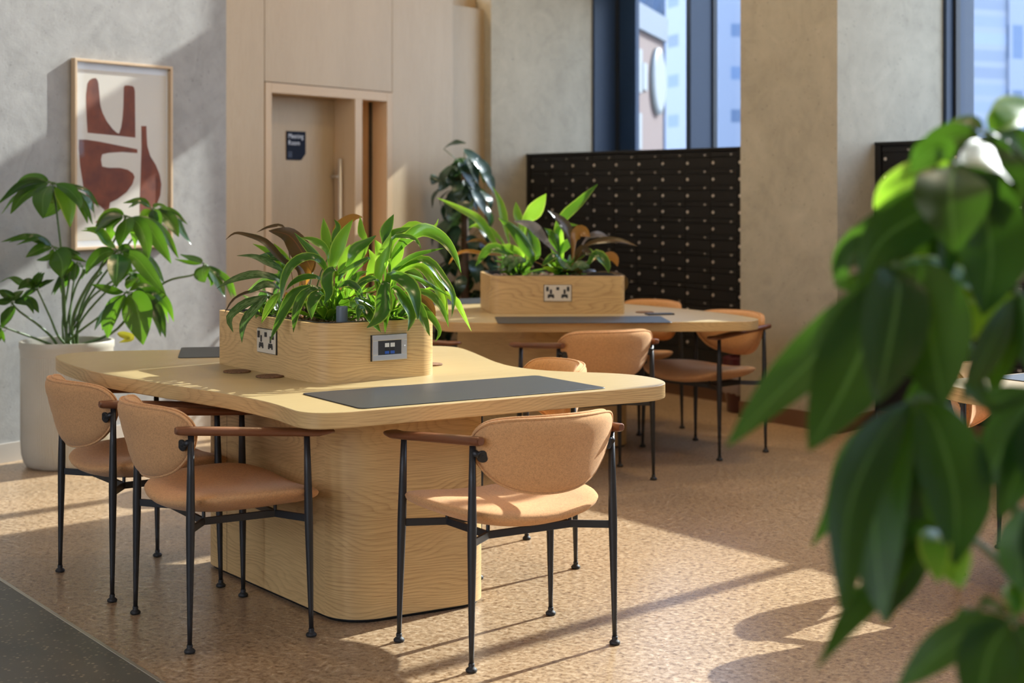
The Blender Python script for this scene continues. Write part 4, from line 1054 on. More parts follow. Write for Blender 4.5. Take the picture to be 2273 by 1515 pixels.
# ---- front planter: leaf paths read off the photo (crop frame 480,450 at 3.695x), each given its own depth
def c7(x, y, d): return at(480+x/3.695, 450+y/3.695, d)
def c8(x, y, d): return at(950+x/3.029, 380+y/3.029, d)
def plant(name, label, cat, group, crown, leaves, conv, scale, mats, fillers=0, fill_len=(0.12, 0.2), fill_w=0.035, fill_mat=0, fill_kind='strap', stalk_mat='stem_green', lift=(0.6, 1.3), az=None, ground=None):
    r = thing(name, label, cat, tuple(crown), 0, group)
    cr = Vector(crown); b = MB(); st = MB()
    for (pts, w, d0, d1, m, kind) in leaves:
        n = len(pts); W = [conv(x, y, d0+(d1-d0)*i/(n-1)) for i, (x, y) in enumerate(pts)]
        base = cr + Vector((rnd.uniform(-.025, .025), rnd.uniform(-.025, .025), 0.0))
        ln = sum((W[i+1]-W[i]).length for i in range(n-1)); pre = (W[0]-base).length
        width = w/scale/F*(d0+d1)/2
        if pre > 0.012:
            if kind == 'strap':
                mid = base.lerp(W[0], 0.55)+Vector((0, 0, pre*0.10)); path = [base, mid]+W; stalk = pre/(pre+ln)*0.96
            else:
                st.tube([base, base.lerp(W[0], 0.5)+Vector((0, 0, pre*0.12)), W[0]], [0.0032, 0.0026, 0.002], 6); path = W; stalk = 0.0
        else: path, stalk = W, 0.0
        leaf(b, [p-cr for p in path], width, rn(), kind, stalk, rnd.uniform(0.12, 0.32), 0.05, m, 18, rnd.uniform(-.35, .35), rnd.uniform(0, 6))
    for _ in range(fillers):
        a = rnd.uniform(*(az or (0, 2*PI))); L = rnd.uniform(*fill_len); el = rnd.uniform(*lift); dv = Vector((math.cos(a), math.sin(a), 0))
        base = Vector((rnd.uniform(-.05, .05), rnd.uniform(-.05, .05), 0))
        pts = [base+dv*(L*t*math.cos(el))+Vector((0, 0, L*(t*math.sin(el)-0.46*t*t*math.cos(el*0.7)))) for t in (0, 0.3, 0.6, 0.85, 1.0)]
        if ground is not None:
            for p in pts: p.z = max(p.z, ground)
        leaf(b, pts, fill_w*rnd.uniform(0.7, 1.15), Vector((-dv.x*0.3, -dv.y*0.3, 1))+Vector((rnd.uniform(-.3, .3), rnd.uniform(-.3, .3), 0)), fill_kind, 0.3, rnd.uniform(.15, .3), 0.05, fill_mat if not isinstance(fill_mat, tuple) else rnd.choice(fill_mat), 14, rnd.uniform(-.4, .4), rnd.uniform(0, 6))
    b.build('foliage', mats, r)
    if st.v:
        for i, v in enumerate(st.v): st.v[i] = (v[0]-cr.x, v[1]-cr.y, v[2]-cr.z)
        st.build('stems', stalk_mat, r)
    return r
S7 = 3.695; soil1 = 0.915
DR, LI = 0, 1
right = [
 ([(1320, 640), (1365, 480), (1405, 340), (1435, 240)], 118, 5.68, 5.66, LI, 'strap'),
 ([(1385, 300), (1410, 190), (1455, 92)], 128, 5.74, 5.78, DR, 'strap'),
 ([(1450, 330), (1590, 185), (1720, 200), (1795, 190), (1822, 128)], 66, 5.78, 5.82, LI, 'strap'),
 ([(1450, 430), (1590, 270), (1710, 225), (1850, 290), (1950, 420), (2008, 572)], 118, 5.74, 5.66, DR, 'strap'),
 ([(1430, 590), (1590, 450), (1750, 398), (1868, 370)], 62, 5.66, 5.64, DR, 'strap'),
 ([(1440, 590), (1560, 500), (1720, 480), (1850, 620), (1940, 760), (1930, 935)], 112, 5.70, 5.60, DR, 'strap'),
 ([(1450, 600), (1640, 505), (1760, 600), (1840, 750), (1880, 900), (1905, 1022)], 115, 5.68, 5.56, LI, 'strap'),
 ([(1420, 600), (1530, 625), (1620, 735), (1655, 955)], 150, 5.62, 5.52, DR, 'strap'),
 ([(1400, 640), (1375, 720), (1370, 860), (1320, 955), (1235, 1022)], 150, 5.60, 5.46, DR, 'strap'),
 ([(1400, 700), (1400, 900), (1383, 1075)], 66, 5.58, 5.48, DR, 'strap'),
 ([(1455, 690), (1540, 800), (1600, 930), (1570, 1052)], 112, 5.60, 5.50, DR, 'strap'),
 ([(1620, 780), (1700, 960), (1752, 1092)], 92, 5.58, 5.52, DR, 'strap'),
 ([(1560, 720), (1740, 745), (1850, 860), (1905, 1012)], 76, 5.62, 5.54, DR, 'strap'),
 ([(1600, 780), (1750, 920), (1832, 1050), (1795, 1140)], 66, 5.60, 5.54, DR, 'strap'),
 ([(1760, 700), (1950, 790), (2010, 880), (2092, 1052)], 58, 5.66, 5.60, LI, 'strap'),
 ([(1150, 790), (1220, 880), (1290, 990), (1352, 1062)], 112, 5.60, 5.48, DR, 'strap'),
 ([(1480, 590), (1640, 620), (1800, 700), (1925, 772)], 42, 5.64, 5.58, DR, 'strap'),
 ([(1440, 300), (1560, 280), (1640, 310), (1682, 380)], 56, 5.66, 5.62, DR, 'strap'),
 ([(1380, 310), (1500, 240), (1632, 200)], 82, 5.74, 5.76, DR, 'strap'),
 ([(1300, 620), (1210, 640), (1160, 720), (1190, 800)], 70, 5.60, 5.56, DR, 'strap'),
 ([(1330, 640), (1230, 650), (1140, 700), (1050, 690)], 60, 5.58, 5.56, DR, 'strap'),
 ([(1340, 560), (1360, 430), (1300, 300)], 120, 5.80, 5.84, LI, 'strap'),
 ([(1430, 560), (1500, 430), (1540, 330)], 90, 5.72, 5.74, LI, 'strap'),
 ([(1500, 560), (1640, 590), (1720, 700)], 90, 5.76, 5.74, DR, 'strap'),
 ([(1230, 930), (1180, 860), (1160, 970)], 70, 5.54, 5.50, DR, 'strap')]
plant('dracaena_plant', 'lime edged dracaena at the right end of the front planter', 'plant', 'plants in the front planter', (-0.455, 5.70, soil1), right, c7, S7, ['leaf_dracaena', 'leaf_lime'], 46, (0.12, 0.23), 0.040, (0, 0, 0, 1), ground=0.02)
middle = [
 ([(950, 540), (985, 400), (1045, 260), (1122, 135)], 120, 5.72, 5.76, LI, 'strap'),
 ([(915, 400), (895, 260), (878, 122)], 88, 5.84, 5.88, LI, 'strap'),
 ([(1215, 330), (1190, 240), (1180, 110)], 64, 5.86, 5.90, LI, 'strap'),
 ([(1095, 480), (1140, 385), (1230, 330), (1312, 268)], 112, 5.68, 5.70, DR, 'strap'),
 ([(900, 540), (830, 455), (720, 445), (610, 520), (550, 650), (528, 815)], 92, 5.66, 5.56, DR, 'strap'),
 ([(985, 545), (925, 560), (905, 650), (925, 740), (878, 835)], 104, 5.60, 5.54, DR, 'strap'),
 ([(910, 400), (800, 310), (690, 285)], 96, 5.80, 5.84, LI, 'strap'),
 ([(890, 540), (770, 390), (640, 245)], 74, 5.74, 5.78, DR, 'strap'),
 ([(900, 760), (835, 745), (785, 830), (782, 955)], 116, 5.60, 5.52, DR, 'strap'),
 ([(850, 690), (720, 735), (655, 880), (632, 1062)], 92, 5.60, 5.50, DR, 'strap'),
 ([(820, 690), (650, 730), (545, 900), (440, 1132)], 96, 5.64, 5.54, DR, 'strap'),
 ([(1260, 450), (1100, 525), (960, 605)], 46, 5.66, 5.64, DR, 'strap'),
 ([(1120, 520), (1200, 400), (1255, 320)], 110, 5.78, 5.82, LI, 'strap'),
 ([(1000, 620), (1060, 520), (1130, 470)], 80, 5.70, 5.72, DR, 'strap'),
 ([(930, 470), (960, 380), (935, 320)], 60, 5.78, 5.80, DR, 'strap'),
 ([(850, 620), (720, 610), (620, 660), (570, 720)], 60, 5.66, 5.62, DR, 'strap'),
 ([(990, 700), (1090, 660), (1180, 720), (1200, 790)], 70, 5.58, 5.54, DR, 'strap'),
 ([(960, 300), (1000, 200), (968, 135)], 56, 5.86, 5.90, DR, 'strap')]
plant('dracaena_plant', 'lime edged dracaena in the middle of the front planter, behind the grey tube', 'plant', 'plants in the front planter', (-0.665, 5.79, soil1), middle, c7, S7, ['leaf_dracaena', 'leaf_lime'], 46, (0.12, 0.23), 0.040, (0, 0, 0, 1), ground=0.02)
brown = [
 ([(690, 560), (540, 465), (400, 320), (250, 262), (150, 250), (78, 302)], 66, 5.86, 5.80, 0, 'strap'),
 ([(790, 570), (720, 430), (600, 270), (430, 228)], 190, 5.88, 5.84, 0, 'ovate'),
 ([(560, 215), (450, 197), (328, 243)], 46, 5.94, 5.92, 0, 'strap'),
 ([(430, 740), (300, 730), (150, 790), (68, 905)], 60, 5.86, 5.74, 0, 'strap'),
 ([(975, 330), (1035, 190), (1130, 120), (1210, 118)], 120, 5.92, 5.96, 1, 'ovate'),
 ([(760, 600), (690, 540), (600, 500)], 90, 5.84, 5.82, 1, 'strap'),
 ([(1540, 540), (1660, 530), (1740, 590)], 80, 5.84, 5.86, 1, 'strap'),
 ([(1640, 760), (1760, 850), (1800, 960)], 80, 5.72, 5.66, 0, 'strap'),
 ([(720, 700), (690, 560), (610, 480)], 60, 5.80, 5.80, 0, 'strap')]
plant('philodendron_plant', 'dark bronze leaved philodendron among the green leaves of the front planter', 'plant', 'plants in the front planter', (-0.795, 5.91, soil1), brown, c7, S7, ['leaf_brown', 'leaf_orange'], 6, (0.12, 0.2), 0.04, 0, ground=0.02)
agl = [
 ([(520, 640), (350, 580), (150, 620), (0, 705)], 88, 5.82, 5.70, 0, 'strap'),
 ([(430, 770), (260, 820), (110, 940), (140, 1062)], 92, 5.74, 5.64, 0, 'strap'),
 ([(420, 770), (320, 870), (225, 1000), (210, 1148)], 92, 5.72, 5.62, 0, 'strap'),
 ([(510, 740), (440, 850), (368, 992)], 84, 5.70, 5.62, 1, 'strap'),
 ([(545, 530), (440, 410), (300, 335)], 66, 5.86, 5.88, 1, 'strap'),
 ([(540, 560), (400, 480), (290, 440), (168, 432)], 74, 5.84, 5.80, 0, 'strap'),
 ([(520, 490), (430, 340), (320, 255)], 52, 5.90, 5.92, 1, 'strap'),
 ([(530, 700), (400, 660), (255, 745)], 92, 5.78, 5.72, 0, 'strap'),
 ([(560, 600), (400, 640), (252, 725)], 76, 5.88, 5.90, 1, 'strap'),
 ([(560, 480), (480, 440), (350, 430)], 80, 5.86, 5.86, 0, 'strap'),
 ([(600, 520), (540, 420), (470, 330)], 60, 5.92, 5.94, 1, 'strap'),
 ([(520, 640), (430, 600), (330, 560)], 60, 5.86, 5.84, 0, 'strap')]
plant('aglaonema_plant', 'mottled leaved aglaonema drooping over the left end of the front planter', 'plant', 'plants in the front planter', (-0.90, 5.89, soil1), agl, c7, S7, ['leaf_mottled', 'leaf_lime'], 28, (0.12, 0.20), 0.040, (0, 0, 1), ground=0.02)
fillm = [([(1080, 640), (1150, 520), (1220, 470)], 90, 5.86, 5.90, 0, 'strap'), ([(1020, 560), (1050, 430), (1100, 340)], 80, 5.92, 5.96, 1, 'strap'), ([(1240, 640), (1290, 480), (1250, 380)], 90, 5.86, 5.90, 1, 'strap'),
         ([(700, 640), (760, 520), (820, 440)], 70, 5.88, 5.92, 0, 'strap'), ([(1110, 700), (1160, 600), (1240, 560)], 90, 5.80, 5.82, 0, 'strap'), ([(1480, 640), (1560, 560), (1660, 560)], 80, 5.86, 5.88, 0, 'strap')]
plant('dracaena_plant', 'leafy dracaena at the back of the front planter, behind the bright leaves', 'plant', 'plants in the front planter', (-0.62, 5.93, soil1), fillm, c7, S7, ['leaf_dracaena', 'leaf_lime'], 60, (0.14, 0.26), 0.044, (0, 0, 1), ground=0.02)

# ---- back planter (crop frame 950,380 at 3.029x)
S8 = 3.029
bl = [
 ([(470, 520), (400, 405), (330, 320), (230, 262), (60, 178)], 66, 8.80, 8.78, 1, 'strap'),
 ([(530, 420), (500, 285), (475, 190), (432, 100)], 66, 8.85, 8.88, 1, 'strap'),
 ([(655, 340), (715, 270), (795, 150)], 112, 8.84, 8.86, 1, 'strap'),
 ([(710, 610), (640, 470), (560, 375), (470, 310)], 96, 8.70, 8.68, 0, 'strap'),
 ([(620, 360), (600, 290), (590, 205)], 70, 8.90, 8.92, 1, 'strap'),
 ([(560, 560), (420, 520), (320, 640)], 80, 8.72, 8.66, 0, 'strap'),
 ([(640, 560), (540, 520), (400, 540)], 70, 8.76, 8.72, 1, 'strap'),
 ([(620, 600), (540, 590), (480, 670)], 62, 8.64, 8.60, 2, 'strap'),
 ([(660, 600), (590, 600), (535, 680)], 62, 8.64, 8.60, 2, 'strap'),
 ([(480, 450), (350, 370), (270, 380)], 60, 8.82, 8.80, 1, 'strap'),
 ([(740, 560), (690, 420), (700, 340)], 80, 8.76, 8.78, 0, 'strap')]
cl = on_plane(950+640/S8, 604, 0.93); cl = (at(1150, 600, 8.78).x, 8.78, soil1)
plant('dracaena_plant', 'upright lime leaved dracaena at the left of the back planter', 'plant', 'plants in the back planter', cl, bl, c8, S8, ['leaf_dracaena', 'leaf_lime', 'leaf_mottled'], 46, (0.13, 0.26), 0.038, (0, 0, 2, 1), ground=0.015)
br_ = [
 ([(870, 400), (920, 310), (1020, 220), (1140, 85)], 104, 8.82, 8.84, 0, 'strap'),
 ([(900, 560), (880, 420), (930, 370), (1010, 360)], 80, 8.80, 8.82, 1, 'strap'),
 ([(860, 560), (840, 440), (780, 380)], 80, 8.80, 8.80, 0, 'strap'),
 ([(880, 590), (920, 640), (975, 660)], 66, 8.64, 8.60, 2, 'strap'),
 ([(900, 600), (850, 560), (760, 640)], 80, 8.66, 8.62, 0, 'strap'),
 ([(1080, 620), (1130, 560), (1200, 620), (1215, 685)], 84, 8.66, 8.62, 0, 'strap'),
 ([(980, 600), (1060, 540), (1130, 560)], 80, 8.70, 8.66, 0, 'strap'),
 ([(880, 560), (960, 470), (1020, 420)], 80, 8.78, 8.78, 0, 'strap'),
 ([(1080, 650), (1010, 620), (960, 670)], 70, 8.62, 8.60, 2, 'strap')]
cr2 = (at(1250, 600, 8.76).x, 8.76, soil1)
plant('dracaena_plant', 'dracaena with one tall pointed leaf at the right of the back planter', 'plant', 'plants in the back planter', cr2, br_, c8, S8, ['leaf_dracaena', 'leaf_lime', 'leaf_mottled'], 46, (0.12, 0.22), 0.042, (0, 0, 2, 1), ground=0.015)
bb_ = [
 ([(965, 480), (915, 365), (800, 258)], 100, 8.74, 8.72, 0, 'strap'),
 ([(1060, 500), (1180, 465), (1300, 470), (1405, 502)], 60, 8.74, 8.70, 0, 'strap'),
 ([(985, 450), (1030, 410), (1090, 440)], 110, 8.72, 8.70, 1, 'strap'),
 ([(1070, 450), (1140, 425), (1215, 440)], 48, 8.78, 8.76, 2, 'strap'),
 ([(800, 480), (700, 370), (575, 335)], 76, 8.70, 8.68, 2, 'strap'),
 ([(1180, 570), (1250, 580), (1275, 640)], 66, 8.70, 8.68, 1, 'strap'),
 ([(1270, 690), (1322, 750), (1295, 840)], 54, 8.64, 8.60, 0, 'strap'),
 ([(1000, 600), (1040, 530), (1110, 570)], 80, 8.68, 8.66, 0, 'strap'),
 ([(420, 500), (340, 465), (250, 478)], 36, 8.84, 8.84, 0, 'strap'),
 ([(420, 560), (260, 540), (180, 570), (140, 625)], 40, 8.82, 8.80, 1, 'strap')]
M['leaf_silver'] = M['leaf_brown'].copy()
leaf_mat('leaf_silver', (0.12, 0.12, 0.12), (0.20, 0.19, 0.20), (0.2, 0.16, 0.14), rough=0.3, tfac=0.2)
plant('philodendron_plant', 'bronze and orange leaved philodendron in the back planter', 'plant', 'plants in the back planter', (at(1270, 600, 8.74).x, 8.72, soil1), bb_, c8, S8, ['leaf_brown', 'leaf_orange', 'leaf_silver'], 8, (0.14, 0.2), 0.05, 0, ground=0.015)

# ---- the umbrella plant in the ribbed pot (crop frame 0,370 at 3.607x)
def cs(x, y, d): return at(x/3.6074, 370+y/3.6074, d)
r = thing('umbrella_plant', 'bright umbrella plant with drooping leaflets in the cream ribbed pot', 'plant', (POT.x, POT.y, 0.585))
base = Vector((POT.x, POT.y, 0.585)); fol = MB(); stm = MB()
def cluster(fol, stm, base, node, nd_, stem_pts, leaves, conv, sc_, kind='ovate', srad=0.006, mat=0, spread=0.3, pet=0.25, wmul=1.0, n_extra=4):
    N_ = conv(node[0], node[1], nd_)
    if stem_pts is not None:
        path = [Vector(base[0:3])+Vector((rnd.uniform(-.05, .05), rnd.uniform(-.05, .05), 0))]+[conv(x, y, d) for x, y, d in stem_pts]+[N_]
        path = catmull(path, 5); stm.tube(path, [srad*(1.25-0.55*i/(len(path)-1)) for i in range(len(path))], 8)
    for _x in range(n_extra):
        src = rnd.choice(leaves); jx, jy = rnd.uniform(-1, 1)*src[1]*0.8, rnd.uniform(-0.2, 0.5)*src[1]*0.6
        leaves = leaves + [([(x+jx*(j+1)/len(src[0]), y+jy*(j+1)/len(src[0])) for j, (x, y) in enumerate(src[0])], src[1]*rnd.uniform(0.65, 0.9), src[2]+rnd.uniform(-0.10, 0.03))+tuple(src[3:])]
    k = len(leaves)
    for i, (pts, w, dd, *mm) in enumerate(leaves):
        n = len(pts); W = [conv(x, y, nd_+dd*(j+1)/n) for j, (x, y) in enumerate(pts)]
        width_k = 1.12 if sc_ > 2 else 1.0; st = N_.lerp(W[0], pet)
        stm.tube([N_, st], [srad*0.45, srad*0.35], 6)
        path = [st]+W
        width = w/sc_/F*(nd_+dd*0.6)*wmul*width_k
        leaf(fol, path, width, rn(0.45), kind, 0.0, rnd.uniform(0.10, 0.28), 0.03, mm[0] if mm else mat, 16, rnd.uniform(-.3, .3), rnd.uniform(0, 6))
SU = 3.6074
cluster(fol, stm, base, (415, 122), 8.05, [(515, 1250, 8.08), (500, 900, 8.06), (490, 670, 8.05), (445, 300, 8.05)], [
 ([(240, 120), (110, 190), (0, 292)], 84, -0.12), ([(290, 160), (170, 250), (84, 378)], 118, -0.16), ([(300, 90), (200, 105), (95, 190)], 84, 0.10), ([(345, 240), (345, 415)], 150, -0.22),
 ([(450, 250), (430, 330), (345, 410)], 100, 0.12), ([(540, 290), (562, 485)], 122, -0.05, 1), ([(560, 190), (640, 290), (640, 340)], 90, -0.18), ([(640, 280), (702, 455)], 78, 0.05), ([(600, 160), (700, 200), (790, 330)], 40, 0.15), ([(720, 300), (760, 420)], 90, 0.2)], cs, SU)
cluster(fol, stm, base, (435, 640), 8.0, [(520, 1200, 8.06), (510, 950, 8.03), (470, 720, 8.0)], [
 ([(330, 590), (240, 565), (70, 605)], 84, -0.05), ([(340, 650), (205, 725)], 96, -0.12), ([(400, 720), (292, 748)], 60, 0.06), ([(495, 760), (500, 895)], 178, -0.2), ([(570, 680), (645, 695)], 50, 0.05), ([(600, 720), (700, 760)], 60, 0.1), ([(560, 800), (530, 870)], 80, -0.1)], cs, SU)
cluster(fol, stm, base, (1010, 390), 8.15, [(640, 1150, 8.1), (780, 850, 8.12), (950, 520, 8.15)], [
 ([(900, 400), (830, 440), (760, 495)], 104, -0.15), ([(930, 365), (850, 380), (775, 440)], 76, 0.05, 1), ([(1005, 500), (955, 642)], 158, -0.22), ([(1110, 460), (1170, 600), (1185, 755)], 118, -0.15), ([(1180, 480), (1270, 600), (1372, 775)], 122, 0.0), ([(1200, 450), (1330, 560), (1430, 735)], 86, 0.15), ([(900, 470), (880, 600)], 100, 0.15), ([(1080, 520), (1080, 660)], 90, 0.1)], cs, SU)
cluster(fol, stm, base, (945, 668), 7.98, [(580, 1220, 8.05), (700, 950, 8.02), (850, 760, 8.0)], [
 ([(860, 600), (790, 510), (668, 492)], 74, -0.05, 1), ([(830, 690), (740, 770), (690, 862)], 128, -0.12), ([(955, 780), (960, 925)], 172, -0.2), ([(1090, 730), (1190, 850), (1332, 1030)], 118, -0.08), ([(1120, 700), (1230, 790), (1318, 935)], 80, 0.08), ([(1000, 640), (1070, 680)], 70, 0.05), ([(830, 780), (800, 870)], 90, 0.15)], cs, SU)
cluster(fol, stm, base, (1225, 335), 8.35, [(620, 1200, 8.12), (820, 880, 8.2), (1090, 540, 8.3)], [
 ([(1130, 270), (985, 290)], 50, -0.05), ([(1110, 290), (1028, 330)], 60, -0.1), ([(1240, 390), (1290, 490)], 96, -0.1), ([(1350, 420), (1432, 562)], 118, -0.05), ([(1360, 360), (1430, 400), (1480, 450)], 70, 0.05), ([(1390, 410), (1460, 520), (1535, 625)], 74, 0.05), ([(1160, 380), (1110, 420)], 70, -0.05, 1), ([(1260, 300), (1340, 360)], 50, 0.1), ([(1190, 460), (1180, 560)], 80, 0.1)], cs, SU)
cluster(fol, stm, base, (1640, 775), 8.12, [(880, 1340, 8.08), (1100, 1110, 8.1), (1330, 920, 8.1), (1560, 860, 8.1)], [
 ([(1560, 740), (1440, 700)], 70, 0.1), ([(1620, 850), (1640, 925)], 130, -0.12), ([(1720, 860), (1800, 1042)], 100, -0.05), ([(1760, 860), (1840, 930), (1893, 1042)], 56, 0.05), ([(1700, 890), (1700, 950)], 60, 0.0), ([(1540, 770), (1400, 740)], 40, 0.12)], cs, SU)
cluster(fol, stm, base, (1010, 1005), 7.92, [(620, 1330, 8.0), (820, 1180, 7.96)], [
 ([(960, 1080), (890, 1220), (862, 1370)], 186, -0.08), ([(1080, 1080), (1120, 1240), (1148, 1425)], 232, -0.14), ([(1180, 1060), (1260, 1180), (1300, 1335)], 120, -0.02), ([(1230, 1000), (1340, 1100), (1392, 1242)], 76, 0.08), ([(930, 1000), (830, 970), (728, 940)], 70, 0.0), ([(1120, 960), (1230, 1010), (1300, 1120)], 80, 0.1), ([(1060, 900), (1100, 960)], 90, 0.15), ([(850, 1200), (820, 1310)], 90, 0.05)], cs, SU)
cluster(fol, stm, base, (1040, 850), 8.2, [(640, 1250, 8.1), (850, 1000, 8.15)], [
 ([(1050, 920), (1000, 900)], 90, 0.0), ([(1100, 900), (1180, 960)], 100, 0.05), ([(960, 880), (900, 920)], 80, 0.0), ([(1120, 840), (1220, 960)], 90, 0.1), ([(1000, 790), (1070, 880)], 90, 0.1)], cs, SU)
cluster(fol, stm, base, (95, 1090), 7.85, [(420, 1370, 8.0), (300, 1260, 7.95), (160, 1160, 7.88)], [
 ([(60, 1030), (-20, 985)], 76, 0.0, 2), ([(70, 1190), (15, 1295)], 120, -0.1, 2), ([(180, 1070), (260, 1090), (312, 1170)], 84, -0.05, 2), ([(130, 1030), (190, 990)], 60, 0.1, 2), ([(40, 1080), (-40, 1080)], 70, 0.05, 2)], cs, SU)
cluster(fol, stm, base, (300, 985), 7.95, [(470, 1360, 8.0), (400, 1200, 7.98)], [
 ([(230, 930), (140, 985)], 84, -0.1, 2), ([(300, 920), (355, 845)], 76, 0.05, 2), ([(360, 930), (440, 902)], 56, 0.05, 2), ([(180, 940), (90, 890), (-10, 930)], 76, 0.1), ([(250, 1000), (170, 1040)], 50, 0.0, 2)], cs, SU)
cluster(fol, stm, base, (-60, 1250), 7.8, [(340, 1395, 8.0), (160, 1330, 7.9)], [([(-120, 1200), (-160, 1280)], 80, 0.0), ([(-40, 1330), (-60, 1400)], 80, 0.0)], cs, SU)
cluster(fol, stm, base, (620, 760), 8.3, [(560, 1250, 8.15), (580, 1000, 8.22)], [([(560, 820), (520, 920)], 110, 0.05, 2), ([(660, 820), (640, 900)], 90, 0.1, 2), ([(520, 900), (490, 1010)], 80, 0.1, 2)], cs, SU)
for k, (x, y, d) in enumerate(((540, 1000, 8.1), (600, 980, 8.14), (680, 1000, 8.18), (720, 1060, 8.05))):
    stm.tube(catmull([base+Vector((rnd.uniform(-.06, .06), rnd.uniform(-.06, .06), 0)), cs(500+k*40, 1250, 8.06+0.02*k), cs(x, y, d), cs(x+20+60*k, y-160, d)], 5), 0.0055, 8)
leaf(fol, [cs(940, 1330, 7.95), cs(1000, 1350, 7.93), cs(1050, 1375, 7.92), cs(950, 1408, 7.9)], 0.045, rn(), 'ovate', 0, 0.2, 0.03, 3)
for bmx in (fol, stm):
    for i, v in enumerate(bmx.v): bmx.v[i] = (v[0]-base.x, v[1]-base.y, v[2]-base.z)
fol.build('foliage', ['leaf_umbrella', 'leaf_lime', 'leaf_shade', 'leaf_yellow'], r); stm.build('stems', 'stem_green', r)

# ---- the climbing plant in the corner by the first pillar
CB = Vector((-0.33, 11.05))
cp = thing('plant_pot', 'dark plant pot in the corner by the first pillar, hidden behind the desk', 'plant pot', (CB.x, CB.y, 0))
M['pot_dark'] = plain('pot_dark', (0.05, 0.05, 0.05), 0.5)
b = MB(); b.lathe([(0.14, 0), (0.18, 0.33), (0.185, 0.35), (0.17, 0.35), (0.165, 0.30), (0.0, 0.30)], 32, cap=False); b.build('pot_body', 'pot_dark', cp, sharp=40)
r = thing('climbing_plant', 'tall dark climbing plant with heart shaped leaves in the corner by the first pillar', 'plant', (CB.x, CB.y, 0.30))
b = MB(); b.tube([(0, 0, 0), (0, 0, 1.28)], [0.030, 0.026], 12); b.build('moss_pole', 'stem_brown', r)
fol = MB(); stm = MB(); r2 = random.Random(9)
for i in range(95):
    z = 0.05+1.28*(i/95)+r2.uniform(-.03, .03); a = r2.uniform(0, 2*PI)
    rad = (0.09+0.10*r2.random())*(1.0-0.25*z)
    dv = Vector((math.cos(a), math.sin(a), 0)); n_ = Vector((0, 0, z))+dv*rad+Vector((0, 0, r2.uniform(0.02, 0.10)))
    stm.tube([Vector((0, 0, z))+dv*0.02, n_], [0.003, 0.002], 6)
    L = r2.uniform(0.14, 0.22); tip = n_+dv*L*0.40+Vector((r2.uniform(-.04, .04), 0, -L*0.85))
    leaf(fol, [n_, n_.lerp(tip, 0.5)+dv*0.035, tip], L*0.62, dv+Vector((0, 0, 0.6)), 'ovate', 0, 0.15, 0.02, 0, 12, r2.uniform(-.3, .3), i)
for (x0, y0, x1, y1, w, d) in ((985, 330, 1035, 318, 26, 10.95), (1040, 345, 1062, 410, 26, 10.9), (1030, 330, 1085, 395, 30, 10.9), (1060, 350, 1092, 415, 30, 10.85), (1020, 360, 1055, 425, 28, 10.95), (1075, 380, 1098, 430, 24, 10.8), (975, 395, 958, 410, 24, 11.1), (1000, 400, 975, 425, 26, 11.0), (1030, 400, 1060, 470, 26, 10.95), (1050, 420, 1080, 480, 26, 10.9)):
    q0, q1 = at(x0, y0, d), at(x1, y1, d-0.05); o_ = Vector((CB.x, CB.y, 0.30))
    leaf(fol, [q0-o_, q0.lerp(q1, 0.5)+Vector((0, -0.02, 0.02))-o_, q1-o_], w/F*d*1.15, (0.3, -0.5, 0.8), 'ovate', 0, 0.15, 0.02, 0, 12)
    stm.tube([Vector((0, 0, max(0.1, q0.z-0.30-0.12))), q0-o_], [0.004, 0.0025], 6)
fol.build('foliage', 'leaf_climber', r); stm.build('stems', 'stem_green', r)

